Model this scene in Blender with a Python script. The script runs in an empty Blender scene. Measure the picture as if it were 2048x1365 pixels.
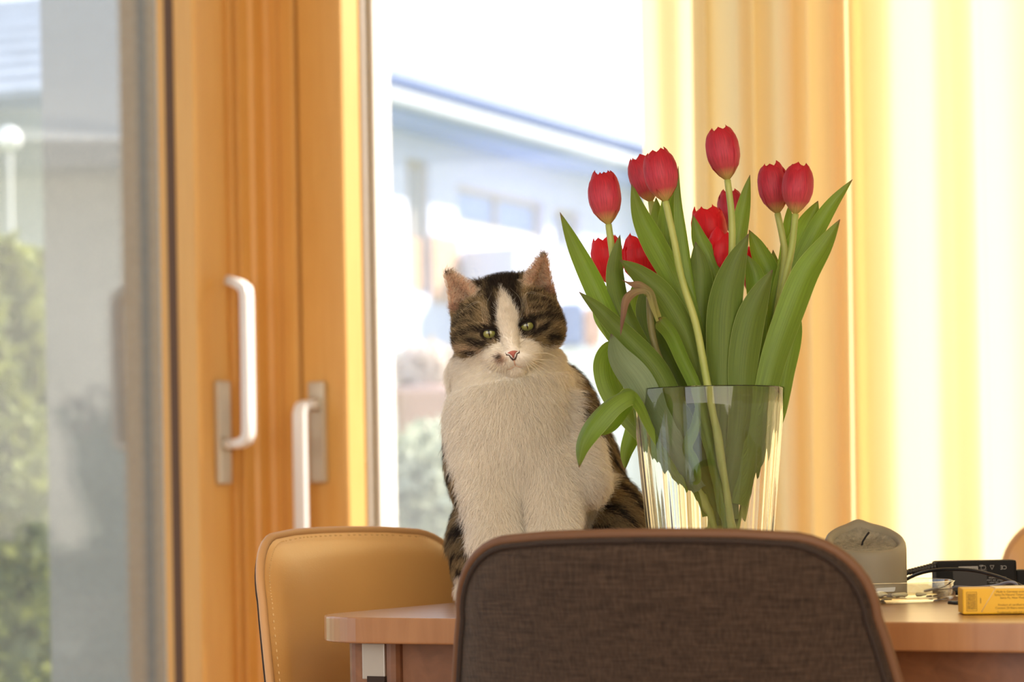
import bpy, bmesh, math, random
import numpy as np
from mathutils import Vector, Matrix
rnd = random.Random(7)
nr = np.random.RandomState(7)
PI = math.pi
SC = bpy.context.scene
COL = SC.collection

# ------------------------------------------------------------------ camera
FPX = 4835.6
ROLL = math.radians(.97)
CR, SR = math.cos(ROLL), math.sin(ROLL)
EYE = .858
def ray(px, py):
    dx, up = px-1024, 1010-py
    return (dx*CR+up*SR)/FPX, (-dx*SR+up*CR)/FPX
def P(px, py, d):
    """a measured point of the photograph at d metres in front of the camera, in world metres"""
    x, z = ray(px, py)
    return Vector((x*d, d, EYE+z*d))
cam_d = bpy.data.cameras.new('camera')
cam = bpy.data.objects.new('camera', cam_d)
COL.objects.link(cam)
cam_d.lens = 85; cam_d.sensor_width = 36
cam_d.shift_y = (1010-682.5)/2048
cam_d.clip_start = .05; cam_d.clip_end = 300
cam_d.dof.use_dof = True
cam_d.dof.focus_distance = 2.44
cam_d.dof.aperture_fstop = 5.6
m = Matrix(((CR, SR, 0), (0, 0, -1), (-SR, CR, 0))).to_4x4()
m.translation = Vector((0, 0, EYE))
cam.matrix_world = m
SC.camera = cam

# ------------------------------------------------------------------ light
SC.view_settings.view_transform = 'Standard'
SC.view_settings.look = 'None'
SC.view_settings.exposure = 0
SC.view_settings.gamma = 1
SC.view_settings.use_curve_mapping = False
wd = bpy.data.worlds.new('sky'); SC.world = wd; wd.use_nodes = True
nt = wd.node_tree
bg = nt.nodes['Background']; bg.inputs['Strength'].default_value = 1.6
tcn = nt.nodes.new('ShaderNodeTexCoord'); sep = nt.nodes.new('ShaderNodeSeparateXYZ')
cr_ = nt.nodes.new('ShaderNodeValToRGB')
nt.links.new(tcn.outputs['Generated'], sep.inputs[0]); nt.links.new(sep.outputs['Z'], cr_.inputs[0])
nt.links.new(cr_.outputs[0], bg.inputs['Color'])
e = cr_.color_ramp.elements
e[0].position = 0; e[0].color = (.92, .96, 1, 1)
e[1].position = .6; e[1].color = (.62, .78, 1, 1)
sun_d = bpy.data.lights.new('sun', 'SUN'); sun = bpy.data.objects.new('sun', sun_d); COL.objects.link(sun)
sun_d.energy = 12; sun_d.angle = math.radians(.8); sun_d.color = (1, .93, .82)

# ------------------------------------------------------------------ room frame: a along the window wall, b outwards, corner C
CX, CY = -.45274, 4.6
UX, UY = math.cos(PI/6), -.5
VX, VY = .5, math.cos(PI/6)
def W(a, b, z=0):
    return Vector((CX+a*UX+b*VX, CY+a*UY+b*VY, z))
SUN_A, SUN_B, SUN_EL = .6, .8, math.radians(36)
sv = Vector((SUN_A*UX+SUN_B*VX, SUN_A*UY+SUN_B*VY, 0)).normalized()*math.cos(SUN_EL)
sv.z = math.sin(SUN_EL)
sun.rotation_euler = sv.to_track_quat('Z', 'Y').to_euler()
sun.location = (6, 8, 7)
def area(name, loc, target, sx, sy, watts, col):
    d = bpy.data.lights.new(name, 'AREA'); o = bpy.data.objects.new(name, d); COL.objects.link(o)
    d.shape = 'RECTANGLE'; d.size = sx; d.size_y = sy; d.energy = watts; d.color = col
    o.location = loc; o.rotation_euler = (Vector(loc)-Vector(target)).to_track_quat('Z', 'Y').to_euler()
area('side_fill_light', W(4.45, -3.4, 1.5), W(0, -1.2, 1.1), 3.4, 2.0, 88, (1, .92, .76))  # added fill lamp in front of the solid side wall
area('rear_fill_light', W(2.2, -6.5, 1.5), W(1.4, 0, 1.0), 3.2, 2.1, 62, (1, .97, .93))  # added fill lamp at the rear opening, brightens the room from behind
SC.cycles.max_bounces = 14
SC.cycles.transparent_max_bounces = 24
SC.cycles.diffuse_bounces = 5
SC.cycles.transmission_bounces = 12
SC.cycles.caustics_reflective = False
SC.cycles.caustics_refractive = True
SC.cycles.sample_clamp_indirect = 8
SC.cycles.use_denoising = True

# ------------------------------------------------------------------ materials
def s2l(c):
    return tuple((v/12.92 if v <= .04045 else ((v+.055)/1.055)**2.4) for v in [x/255 for x in c])
def mat(name, c, rough=.6, spec=.5, metal=0, var=0, vscale=20, bump=0, bscale=200, coat=0, sheen=0, trans=0, stretch=None, c2=None, sss=0):
    m = bpy.data.materials.new(name); m.use_nodes = True
    t = m.node_tree; p = t.nodes['Principled BSDF']
    col = s2l(c)
    p.inputs['Base Color'].default_value = (*col, 1)
    p.inputs['Roughness'].default_value = rough
    p.inputs['Specular IOR Level'].default_value = spec
    p.inputs['Metallic'].default_value = metal
    p.inputs['Coat Weight'].default_value = coat
    p.inputs['Sheen Weight'].default_value = sheen
    if sss:
        p.inputs['Subsurface Weight'].default_value = sss
        p.inputs['Subsurface Radius'].default_value = (.01, .006, .004)
    tc = t.nodes.new('ShaderNodeTexCoord')
    mp = t.nodes.new('ShaderNodeMapping'); t.links.new(tc.outputs['Object'], mp.inputs[0])
    if stretch: mp.inputs['Scale'].default_value = stretch
    if var or c2:
        n = t.nodes.new('ShaderNodeTexNoise'); n.inputs['Scale'].default_value = vscale; n.inputs['Detail'].default_value = 4
        t.links.new(mp.outputs[0], n.inputs['Vector'])
        r = t.nodes.new('ShaderNodeValToRGB'); t.links.new(n.outputs['Fac'], r.inputs[0])
        k = s2l(c2) if c2 else tuple(v*(1-var) for v in col)
        r.color_ramp.elements[0].position = .35; r.color_ramp.elements[0].color = (*k, 1)
        r.color_ramp.elements[1].position = .65; r.color_ramp.elements[1].color = (*col, 1)
        t.links.new(r.outputs[0], p.inputs['Base Color'])
    if bump:
        n = t.nodes.new('ShaderNodeTexNoise'); n.inputs['Scale'].default_value = bscale; n.inputs['Detail'].default_value = 3
        t.links.new(mp.outputs[0], n.inputs['Vector'])
        b = t.nodes.new('ShaderNodeBump'); b.inputs['Strength'].default_value = bump; b.inputs['Distance'].default_value = .002
        t.links.new(n.outputs['Fac'], b.inputs['Height']); t.links.new(b.outputs[0], p.inputs['Normal'])
    if trans:
        tr = t.nodes.new('ShaderNodeBsdfTranslucent'); mx = t.nodes.new('ShaderNodeMixShader')
        tr.inputs[0].default_value = (*col, 1); mx.inputs[0].default_value = trans
        t.links.new(p.outputs[0], mx.inputs[1]); t.links.new(tr.outputs[0], mx.inputs[2])
        t.links.new(mx.outputs[0], t.nodes['Material Output'].inputs[0])
    return m
def wood_mat(name, c, c2, rough=.45, scale=9, stretch=(12, 12, .6), coat=.2, rot=None):
    m = bpy.data.materials.new(name); m.use_nodes = True
    t = m.node_tree; p = t.nodes['Principled BSDF']
    p.inputs['Roughness'].default_value = rough; p.inputs['Coat Weight'].default_value = coat; p.inputs['Coat Roughness'].default_value = .25
    tc = t.nodes.new('ShaderNodeTexCoord'); mp = t.nodes.new('ShaderNodeMapping')
    mp.inputs['Scale'].default_value = stretch
    if rot: mp.inputs['Rotation'].default_value = rot
    t.links.new(tc.outputs['Object'], mp.inputs[0])
    n = t.nodes.new('ShaderNodeTexNoise'); n.inputs['Scale'].default_value = scale; n.inputs['Detail'].default_value = 5; n.inputs['Distortion'].default_value = .8
    t.links.new(mp.outputs[0], n.inputs['Vector'])
    r = t.nodes.new('ShaderNodeValToRGB'); t.links.new(n.outputs['Fac'], r.inputs[0])
    r.color_ramp.elements[0].position = .3; r.color_ramp.elements[0].color = (*s2l(c2), 1)
    r.color_ramp.elements[1].position = .7; r.color_ramp.elements[1].color = (*s2l(c), 1)
    t.links.new(r.outputs[0], p.inputs['Base Color'])
    b = t.nodes.new('ShaderNodeBump'); b.inputs['Strength'].default_value = .15; b.inputs['Distance'].default_value = .001
    t.links.new(n.outputs['Fac'], b.inputs['Height']); t.links.new(b.outputs[0], p.inputs['Normal'])
    return m
def pane_mat(name, refl=1.0, tint=(1, 1, 1)):
    """a flat window pane: clear, with the reflection of both its faces growing at a glancing angle"""
    m = bpy.data.materials.new(name); m.use_nodes = True
    t = m.node_tree; t.nodes.remove(t.nodes['Principled BSDF'])
    fr = t.nodes.new('ShaderNodeFresnel'); fr.inputs[0].default_value = 1.5
    gm = t.nodes.new('ShaderNodeNewGeometry'); io = t.nodes.new('ShaderNodeMapRange')      # same reflectance from either side
    io.inputs['To Min'].default_value = 1.5; io.inputs['To Max'].default_value = 1/1.5
    t.links.new(gm.outputs['Backfacing'], io.inputs['Value']); t.links.new(io.outputs[0], fr.inputs[0])
    mu = t.nodes.new('ShaderNodeMath'); mu.operation = 'MULTIPLY'; mu.inputs[1].default_value = refl; mu.use_clamp = True
    t.links.new(fr.outputs[0], mu.inputs[0])
    tr = t.nodes.new('ShaderNodeBsdfTransparent'); tr.inputs[0].default_value = (*tint, 1)
    gl = t.nodes.new('ShaderNodeBsdfGlossy'); gl.inputs['Roughness'].default_value = .0
    gl.inputs[0].default_value = (1, 1, 1, 1)
    mx = t.nodes.new('ShaderNodeMixShader')
    t.links.new(mu.outputs[0], mx.inputs[0]); t.links.new(tr.outputs[0], mx.inputs[1]); t.links.new(gl.outputs[0], mx.inputs[2])
    t.links.new(mx.outputs[0], t.nodes['Material Output'].inputs[0])
    return m
def glass_mat(name, tint=(1, 1, 1), ior=1.5, rough=0):
    m = bpy.data.materials.new(name); m.use_nodes = True
    p = m.node_tree.nodes['Principled BSDF']
    p.inputs['Base Color'].default_value = (*tint, 1); p.inputs['Transmission Weight'].default_value = 1
    p.inputs['IOR'].default_value = ior; p.inputs['Roughness'].default_value = rough
    return m

# ------------------------------------------------------------------ object helpers
def tag(o, label=None, cat=None, group=None, kind=None):
    if label: o['label'] = label
    if cat: o['category'] = cat
    if group: o['group'] = group
    if kind: o['kind'] = kind
    return o
def empty(name, loc=(0, 0, 0), rz=0):
    o = bpy.data.objects.new(name, None); COL.objects.link(o)
    o.location = loc; o.rotation_euler = (0, 0, rz); o.empty_display_size = .05
    return o
def obj(name, me, material, parent=None, smooth=True):
    o = bpy.data.objects.new(name, me); COL.objects.link(o)
    if material:
        me.materials.append(material)
    if smooth is True:
        me.shade_smooth()
    if parent:
        o.parent = parent
        if parent.get('world_built'):
            o.location = -Vector(parent['base'])
    return o
def root(name, base):
    """an Empty at base whose children are given in world coordinates"""
    o = empty(name, base); o['world_built'] = 1; o['base'] = tuple(base)
    return o
def mesh(name, vs, fs, uv=None):
    me = bpy.data.meshes.new(name)
    me.from_pydata([tuple(v) for v in vs], [], fs)
    me.update()
    if uv is not None:
        l = me.uv_layers.new(name='UVMap')
        idx = np.empty(len(me.loops), dtype=np.int32); me.loops.foreach_get('vertex_index', idx)
        l.data.foreach_set('uv', np.asarray(uv, dtype=np.float32)[idx].ravel())
    return me
def recalc(me):
    bm = bmesh.new(); bm.from_mesh(me); bmesh.ops.recalc_face_normals(bm, faces=bm.faces); bm.to_mesh(me); bm.free(); return me
def bevelled(me, w, seg=2, ang=35):
    bm = bmesh.new(); bm.from_mesh(me)
    bmesh.ops.recalc_face_normals(bm, faces=bm.faces)
    ed = [e_ for e_ in bm.edges if len(e_.link_faces) == 2 and e_.calc_face_angle(0) > math.radians(ang)]
    bmesh.ops.bevel(bm, geom=ed, offset=w, segments=seg, profile=.6, affect='EDGES', clamp_overlap=True)
    bm.to_mesh(me); bm.free()
    for p in me.polygons: p.use_smooth = False
    return me
def prism_v(prof, z0, z1, f=lambda a, b, z: Vector((a, b, z))):
    n = len(prof)
    vs = [f(a, b, z0) for a, b in prof]+[f(a, b, z1) for a, b in prof]
    fs = [(i, (i+1) % n, n+(i+1) % n, n+i) for i in range(n)]+[tuple(range(n))[::-1], tuple(range(n, 2*n))]
    return vs, fs
def wprism(name, prof, z0, z1, material, parent=None, bev=.0, seg=2):
    vs, fs = prism_v(prof, z0, z1, W)
    me = recalc(mesh(name, vs, fs))
    if bev: bevelled(me, bev, seg)
    return obj(name, me, material, parent, smooth=False)
def wbox(name, a0, a1, b0, b1, z0, z1, material, parent=None, bev=0):
    return wprism(name, [(a0, b0), (a1, b0), (a1, b1), (a0, b1)], z0, z1, material, parent, bev)
def box_me(name, c, s, f=None, bev=0):
    x, y, z = [v/2 for v in s]
    pts = [(c[0]+i*x, c[1]+j*y, c[2]+k*z) for i in (-1, 1) for j in (-1, 1) for k in (-1, 1)]
    if f: pts = [f(Vector(p)) for p in pts]
    fs = [(0, 1, 3, 2), (4, 6, 7, 5), (0, 4, 5, 1), (2, 3, 7, 6), (0, 2, 6, 4), (1, 5, 7, 3)]
    me = recalc(mesh(name, pts, fs))
    if bev: bevelled(me, bev, 2)
    return me
def catmull(pts, n):
    pts = [np.asarray(p, dtype=float) for p in pts]
    p = [2*pts[0]-pts[1]]+pts+[2*pts[-1]-pts[-2]]
    out = []
    m_ = len(pts)-1
    for i in range(n):
        t = i/(n-1)*m_; k = min(int(t), m_-1); t -= k
        a, b, c, d = p[k], p[k+1], p[k+2], p[k+3]
        out.append(.5*((2*b)+(-a+c)*t+(2*a-5*b+4*c-d)*t*t+(-a+3*b-3*c+d)*t**3))
    return np.array(out)
def tube_v(path, radii, seg=8, cap=True):
    path = np.asarray(path, dtype=float); n = len(path)
    T = np.gradient(path, axis=0); T /= np.linalg.norm(T, axis=1)[:, None]+1e-12
    ref = np.array([0, 0, 1.]) if abs(T[0][2]) < .9 else np.array([0, 1., 0])
    N = np.cross(T[0], ref); N /= np.linalg.norm(N)
    vs = []; 
    for i in range(n):
        N = N-T[i]*N.dot(T[i]); N /= np.linalg.norm(N)+1e-12
        B = np.cross(T[i], N)
        r = radii[i] if hasattr(radii, '__len__') else radii
        for k in range(seg):
            a = 2*PI*k/seg
            vs.append(path[i]+r*(math.cos(a)*N+math.sin(a)*B))
    fs = [(i*seg+k, i*seg+(k+1) % seg, (i+1)*seg+(k+1) % seg, (i+1)*seg+k) for i in range(n-1) for k in range(seg)]
    if cap:
        fs += [tuple(range(seg))[::-1], tuple(range((n-1)*seg, n*seg))]
    return vs, fs
def tube(name, path, radii, material, parent=None, seg=8):
    vs, fs = tube_v(path, radii, seg)
    return obj(name, mesh(name, vs, fs), material, parent)
def lathe_v(prof, seg=48, c=(0, 0), close=False):
    vs = []; n = len(prof)
    for r, z in prof:
        for k in range(seg):
            a = 2*PI*k/seg; vs.append((c[0]+r*math.cos(a), c[1]+r*math.sin(a), z))
    fs = [(i*seg+k, i*seg+(k+1) % seg, (i+1)*seg+(k+1) % seg, (i+1)*seg+k) for i in range(n-1) for k in range(seg)]
    if close: fs += [((n-1)*seg+k, (n-1)*seg+(k+1) % seg, (k+1) % seg, k) for k in range(seg)]
    return vs, fs
def copy_tree(o, parent=None):
    c = o.copy(); COL.objects.link(c)
    if parent: c.parent = parent
    for ch in list(o.children): copy_tree(ch, c)
    return c
def sweep_rect(path, w, t, upv, rr=.004):
    """a rounded rectangular bar swept along a path lying in the plane whose normal is upv"""
    path = [Vector(p) for p in path]; n = len(path); upv = Vector(upv).normalized()
    sec = []
    for sx, sy, a0 in ((1, 1, 0), (-1, 1, 90), (-1, -1, 180), (1, -1, 270)):
        for k in range(4):
            a = math.radians(a0+30*k); sec.append((sx*(w/2-rr)+rr*math.cos(a), sy*(t/2-rr)+rr*math.sin(a)))
    vs = []
    for i, p in enumerate(path):
        a = path[max(i-1, 0)]; b = path[min(i+1, n-1)]
        T = (b-a).normalized(); N = T.cross(upv).normalized()
        sc = 1
        if 0 < i < n-1:
            c = (path[i]-a).normalized().dot((b-path[i]).normalized()); sc = 1/max(math.sqrt((1+c)/2), .5)
        for x, y in sec: vs.append(p+upv*x+N*y*sc)
    m_ = len(sec)
    fs = [(i*m_+k, i*m_+(k+1) % m_, (i+1)*m_+(k+1) % m_, (i+1)*m_+k) for i in range(n-1) for k in range(m_)]
    fs += [tuple(range(m_))[::-1], tuple(range((n-1)*m_, n*m_))]
    return vs, fs
# ================================================================== the room
M_wood = wood_mat('spruce_wood', (232, 182, 102), (224, 170, 90))
M_wood2 = wood_mat('spruce_wood_light', (234, 190, 120), (228, 178, 106), scale=6)
M_gasket = mat('rubber_gasket', (96, 70, 50), .7)
M_alu = mat('window_aluminium', (170, 160, 150), .4, metal=.3)
M_plaster = mat('white_plaster', (236, 230, 218), .9, var=.04)
M_floor = wood_mat('floor_oak', (176, 128, 82), (150, 104, 62), stretch=(1.5, 14, 1), scale=4)
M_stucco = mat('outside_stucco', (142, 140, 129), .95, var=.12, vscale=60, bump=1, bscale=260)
M_pane = pane_mat('window_glass', 1.0)
M_pane_coated = pane_mat('coated_window_glass', 2.5)

def S(o): return tag(o, kind='structure')
S(wbox('floor', -.02, 4.6, -6.6, .02, -.06, 0, M_floor))
S(wbox('ceiling', -.1, 4.7, -6.7, .1, 2.55, 2.65, M_plaster))
S(wbox('wall_right', -.1, 4.7, 0, .16, 2.25, 2.55, M_plaster))        # lintel above the window wall
S(wbox('wall_left', -.16, 0, -6.7, 0, 2.25, 2.55, M_plaster))
S(wbox('wall_left_rear', -.16, 0, -6.7, -3.4, 0, 2.25, M_plaster))
w = S(wbox('wall_far_side', 4.6, 4.76, -6.7, .1, 0, 2.55, M_plaster))
# unseen rear wall, its wide opening added to let in fill light
S(wbox('wall_back', -.1, .9, -6.76, -6.6, 0, 2.55, M_plaster))
S(wbox('wall_back_side', 2.9, 4.7, -6.76, -6.6, 0, 2.55, M_plaster))
S(wbox('wall_back_lintel', 1.5, 2.9, -6.76, -6.6, 2.2, 2.55, M_plaster))

ZT = 2.25
# corner post with its stepped profile
prof = [(-.085, -.1345), (-.016, -.1345), (-.016, -.112), (-.006, -.110), (-.006, -.1), (-.022, -.098), (-.022, -.088), (-.004, -.086),
        (-.004, -.052), (.003, -.049), (.003, -.024), (-.004, -.021), (-.004, -.006), (-.001, -.002), (.004, .0), (.022, -.001), (.024, .006), (.03, .006), (.032, -.002), (.058, -.002), (.060, .002), (.0625, .002), (.0625, .085),
        (-.085, .085)]
S(wprism('trim_1', prof, 0, ZT, M_wood, bev=.0012))

def handle(parent, base, n, up, flip):
    """base: plate centre on the sash face; n: out of the face; up: +1 grip upwards, -1 downwards"""
    side = Vector((0, 0, 1)).cross(n)
    def L(x, y, z): return base+side*x+n*y+Vector((0, 0, z))
    me = box_me('handle_plate', (0, .0065, 0), (.036, .013, .19), lambda p: L(p.x, p.y, p.z), .003)
    obj('handle_plate', me, M_nickel, parent, smooth=False)
    z0 = -.022 if up > 0 else .052
    pth = [L(0, .01, z0), L(0, .045, z0+up*.001), L(0, .058, z0+up*.006), L(0, .064, z0+up*.018), L(0, .0645, z0+up*.05),
           L(0, .065, z0+up*.15), L(0, .065, z0+up*.27), L(0, .063, z0+up*.283), L(0, .052, z0+up*.292), L(0, .026, z0+up*.302)]
    vs, fs = sweep_rect(pth, .026, .017, side, .004)
    g = obj('handle_grip', mesh('handle_grip', vs, fs), M_handle, parent, smooth=False)
    for p in g.data.polygons: p.use_smooth = len(p.vertices) == 4
    sp = [L(0, .013, z0), L(0, .020, z0)]
    obj('handle_rose', mesh('handle_rose', *tube_v(sp, .014, 20)), M_nickel, parent)
M_handle = mat('white_handle', (246, 246, 246), .35, var=.02)
M_nickel = mat('brushed_nickel', (205, 198, 180), .32, metal=.55)

# --- left sliding door (door_1)
D1 = root('door_1', W(0, -1.2, 0)); S(D1)
wprism('stile', [(-.088, -.1424), (0, -.1424), (0, -.2231), (-.003, -.2271), (-.085, -.2271), (-.085, -.222), (-.088, -.222)], .02, ZT, M_wood, D1, bev=.0012)
wprism('glazing_bead', [(-.066, -.2283), (-.0455, -.2283), (-.0455, -.225), (-.066, -.225)], .02, ZT, M_gasket, D1)
wbox('stile', -.088, 0, -1.75, -1.66, .02, ZT, M_wood, D1, .002)
wbox('rail', -.088, 0, -1.66, -.2271, .02, .14, M_wood2, D1, .002)
wbox('rail', -.088, 0, -1.66, -.2271, ZT-.1, ZT, M_wood2, D1, .002)
wbox('pane', -.0905, -.0855, -1.66, -.224, .14, ZT-.1, M_pane_coated, D1)
handle(D1, W(0, -.1655, 1.0), Vector((UX, UY, 0)), 1, 1)
# --- next sash further along the left wall (door_2)
D2 = root('door_2', W(0, -2.4, 0)); S(D2)
for b0, b1 in ((-1.87, -1.78), (-3.38, -3.29)): wbox('stile', -.088, 0, b0, b1, .02, ZT, M_wood, D2, .002)
wbox('rail', -.088, 0, -3.29, -1.87, .02, .14, M_wood2, D2, .002)
wbox('rail', -.088, 0, -3.29, -1.87, ZT-.1, ZT, M_wood2, D2, .002)
wbox('pane', -.048, -.0475, -3.29, -1.87, .14, ZT-.1, M_pane, D2)
# --- right sliding door (door_3)
D3 = root('door_3', W(.6, 0, 0)); S(D3)
wprism('stile', [(.0716, 0), (.167, 0), (.1703, .003), (.1703, .06), (.165, .066), (.165, .088), (.0716, .088)], .02, ZT, M_wood, D3, bev=.0012)
wbox('glazing_bead', .165, .1735, .066, .078, .02, ZT, M_alu, D3)
wbox('stile', 1.12, 1.19, 0, .088, .02, ZT, M_wood, D3, .002)
wbox('rail', .165, 1.12, 0, .088, .02, .14, M_wood2, D3, .002)
wbox('rail', .165, 1.12, 0, .088, ZT-.1, ZT, M_wood2, D3, .002)
wbox('pane', .165, 1.12, .060, .0605, .14, ZT-.1, M_pane, D3)
wbox('pane', .165, 1.12, .086, .0865, .14, ZT-.1, M_pane, D3)
handle(D3, W(.1085, 0, 1.0), Vector((-VX, -VY, 0)), -1, 1)
S(wbox('trim_2', 1.194, 1.222, -.0, .1, 0, ZT, M_wood, bev=.002))
# --- fixed windows behind the curtain
WN = root('window_1', W(2, 0, 0)); S(WN)
for a0, a1 in ((1.226, 1.29), (3.6, 3.7), (2.4, 2.48)): wbox('stile', a0, a1, 0, .088, .02, ZT, M_wood, WN, .002)
wbox('rail', 1.29, 3.6, 0, .088, .02, .14, M_wood2, WN, .002)
wbox('rail', 1.29, 3.6, 0, .088, ZT-.1, ZT, M_wood2, WN, .002)
wbox('pane', 1.29, 2.4, .060, .0605, .14, ZT-.1, M_pane, WN)
wbox('pane', 2.48, 3.6, .060, .0605, .14, ZT-.1, M_pane, WN)
S(wbox('wall_right_side', 3.7, 4.7, 0, .16, 0, ZT, M_plaster))
# stucco pier outside the corner, and outside of the facade
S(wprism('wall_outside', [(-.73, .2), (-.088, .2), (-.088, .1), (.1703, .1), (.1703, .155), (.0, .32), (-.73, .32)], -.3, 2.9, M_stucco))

S(wbox('pier_sunlit_face', .1705, .178, .1, .155, -.2, 2.9, mat('pier_sunlit_white', (240, 238, 232), .9, bump=.6, bscale=200)))     # sunlit face of the pier, the sunlight put into a whiter colour
# --- curtain
M_cur = bpy.data.materials.new('yellow_curtain'); M_cur.use_nodes = True
t = M_cur.node_tree; p = t.nodes['Principled BSDF']
p.inputs['Base Color'].default_value = (*s2l((243, 228, 180)), 1); p.inputs['Roughness'].default_value = .9; p.inputs['Specular IOR Level'].default_value = .1
tr = t.nodes.new('ShaderNodeBsdfTranslucent'); tr.inputs[0].default_value = (*s2l((255, 237, 190)), 1)
mx = t.nodes.new('ShaderNodeMixShader'); mx.inputs[0].default_value = .5
t.links.new(p.outputs[0], mx.inputs[1]); t.links.new(tr.outputs[0], mx.inputs[2]); t.links.new(mx.outputs[0], t.nodes['Material Output'].inputs[0])
tc = t.nodes.new('ShaderNodeTexCoord')
wv = t.nodes.new('ShaderNodeTexNoise'); wv.inputs['Scale'].default_value = 500; t.links.new(tc.outputs['Object'], wv.inputs['Vector'])
bp = t.nodes.new('ShaderNodeBump'); bp.inputs['Strength'].default_value = .25; bp.inputs['Distance'].default_value = .001
t.links.new(wv.outputs['Fac'], bp.inputs['Height']); t.links.new(bp.outputs[0], p.inputs['Normal']); t.links.new(bp.outputs[0], tr.inputs['Normal'])
# plan of the folds: (a, b) control points
cp = [(.868, -.112), (.860, -.122), (.872, -.134), (.90, -.138), (.93, -.120), (.955, -.128), (.985, -.155), (1.004, -.166), (.998, -.150), (.992, -.12), (1.02, -.10), (1.05, -.118), (1.078, -.150),
      (1.090, -.160), (1.088, -.14), (1.092, -.10), (1.12, -.10), (1.15, -.125), (1.168, -.135), (1.17, -.11), (1.178, -.085), (1.20, -.09), (1.232, -.13), (1.245, -.152), (1.252, -.150), (1.258, -.13),
      (1.29, -.105), (1.32, -.11), (1.345, -.128), (1.375, -.142), (1.40, -.135), (1.43, -.118), (1.445, -.122), (1.46, -.132), (1.50, -.142), (1.55, -.13)]
aa = 1.55
while aa < 3.5:
    aa += .055+.03*rnd.random(); cp.append((aa, -.165 if len(cp) % 2 else -.1))
cv = catmull([(x, y) for x, y in cp], 720)
rows = 14; vs = []; 
for j in range(rows):
    z = .03+2.33*j/(rows-1); k = j/(rows-1)
    for i, (x, y) in enumerate(cv):
        am = 1.12-.35*k*.5
        vs.append(W(x+.006*math.sin(x*9+k*2.2)*(1-k), -.13+(y+.13)*am*1.3+.004*math.sin(x*31+k*3), z))
n = len(cv)
fs = [(j*n+i, j*n+i+1, (j+1)*n+i+1, (j+1)*n+i) for j in range(rows-1) for i in range(n-1)]
CU = root('curtain', W(2, -.13, 0)); tag(CU, 'floor-length pale yellow curtain hanging in folds, lit from behind', 'curtain')
obj('cloth', mesh('cloth', vs, fs), M_cur, CU)
tube('hem', [W(x, y, .035) for x, y in cv[::4]], .003, M_cur, CU, 6)
tube('curtain_rail', [W(.8, -.13, 2.39), W(3.6, -.13, 2.39)], .012, M_alu, CU, 12)

# ================================================================== outside
M_grass = mat('garden_grass', (140, 150, 105), .95, var=.3, vscale=6)
M_pave = mat('terrace_paving', (205, 200, 192), .9, var=.1, vscale=3)
g = obj('ground', mesh('ground', [(-60, 5.3, -.25), (60, 2, -.25), (60, 90, -.25), (-60, 90, -.25)], [(0, 1, 2, 3)]), M_grass, None, False); S(g)
g = wbox('ground_terrace', -5, 6, .16, 3.2, -.24, -.05, M_pave); S(g)
g = wbox('ground_side', -4, -.17, -6, .3, -.24, -.05, M_pave); S(g)

# the long house seen through the right door
hx, hy = .470, .883; nx, ny = .883, -.470
def H(t, o, z): return Vector((-1.05+hx*t+nx*o, 20+hy*t+ny*o, z))
def hbox(name, t0, t1, o0, o1, z0, z1, material, parent, bev=0):
    pr = [(t0, o0), (t1, o0), (t1, o1), (t0, o1)]
    vs, fs = prism_v(pr, z0, z1, H); me = recalc(mesh(name, vs, fs))
    if bev: bevelled(me, bev)
    return obj(name, me, material, parent, False)
M_hw = mat('house_render', (206, 210, 234), .9, var=.04, vscale=2)  # haze over the house is put into pale wall and window colours
M_hfas = mat('house_fascia', (146, 168, 216), .6)
M_hroof = mat('house_roof_metal', (62, 88, 138), .5)
M_gut = mat('house_gutter', (190, 196, 206), .4)
M_hwin = mat('house_window_glass', (160, 178, 212), .4, spec=.4)
M_hfr = mat('house_window_frame', (190, 180, 165), .6)
M_brown = mat('house_brown_panel', (190, 150, 120), .7)
HS = root('neighbour_house', H(2, 0, -.2)); tag(HS, 'long pale house with a bluish roof edge, blurred outside behind the cat', 'house')
for t0, t1, z0, z1 in ((-1.2, 1.295, -.25, 4.4), (1.695, 2.2, -.25, 4.4), (3.96, 4.15, -.25, 4.4), (4.75, 10, -.25, 4.4), (1.295, 1.695, -.25, 2.75), (1.295, 1.695, 3.95, 4.4), (2.2, 3.96, -.25, 3.44), (2.2, 3.96, 3.82, 4.4), (4.15, 4.75, -.25, 2.6), (4.15, 4.75, 3.8, 4.4)):
    hbox('wall', t0, t1, -.8, -.5, z0, z1, M_hw, HS)
hbox('roof', -1.6, 10.5, -4, .10, 4.36, 4.455, M_hroof, HS)
hbox('gutter', -1.6, 10.5, -.06, .08, 4.23, 4.345, M_gut, HS, .03)
hbox('fascia', -1.6, 10.5, -.5, -.06, 4.17, 4.36, M_hfas, HS)
for t0, t1, z0, z1, n_ in ((1.295, 1.695, 2.75, 3.95, 'window'), (2.2, 3.96, 3.44, 3.82, 'window'), (4.15, 4.75, 2.6, 3.8, 'window')):
    w_ = hbox('window', t0, t1, -.62, -.60, z0, z1, M_hwin, HS)
    for q0, q1, y0, y1 in ((t0, t0+.05, z0, z1), (t1-.05, t1, z0, z1), (t0, t1, z0, z0+.05), (t0, t1, z1-.05, z1), ((t0+t1)/2-.02, (t0+t1)/2+.02, z0, z1)):
        hbox('window_frame', q0, q1, -.60, -.56, y0, y1, M_hfr, w_)
hbox('panel', 1.695, 2.2, -.5, -.47, 2.7, 3.3, M_brown, HS)
hbox('panel', 1.3, 1.69, -.6, -.55, 2.8, 3.25, M_brown, HS)
hbox('terrace_parapet', 2.2, 4.6, -.45, .1, .6, 3.2, M_hw, HS)
hbox('panel', 3.9, 5.2, -.5, -.42, 2.45, 2.9, M_brown, HS)

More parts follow.
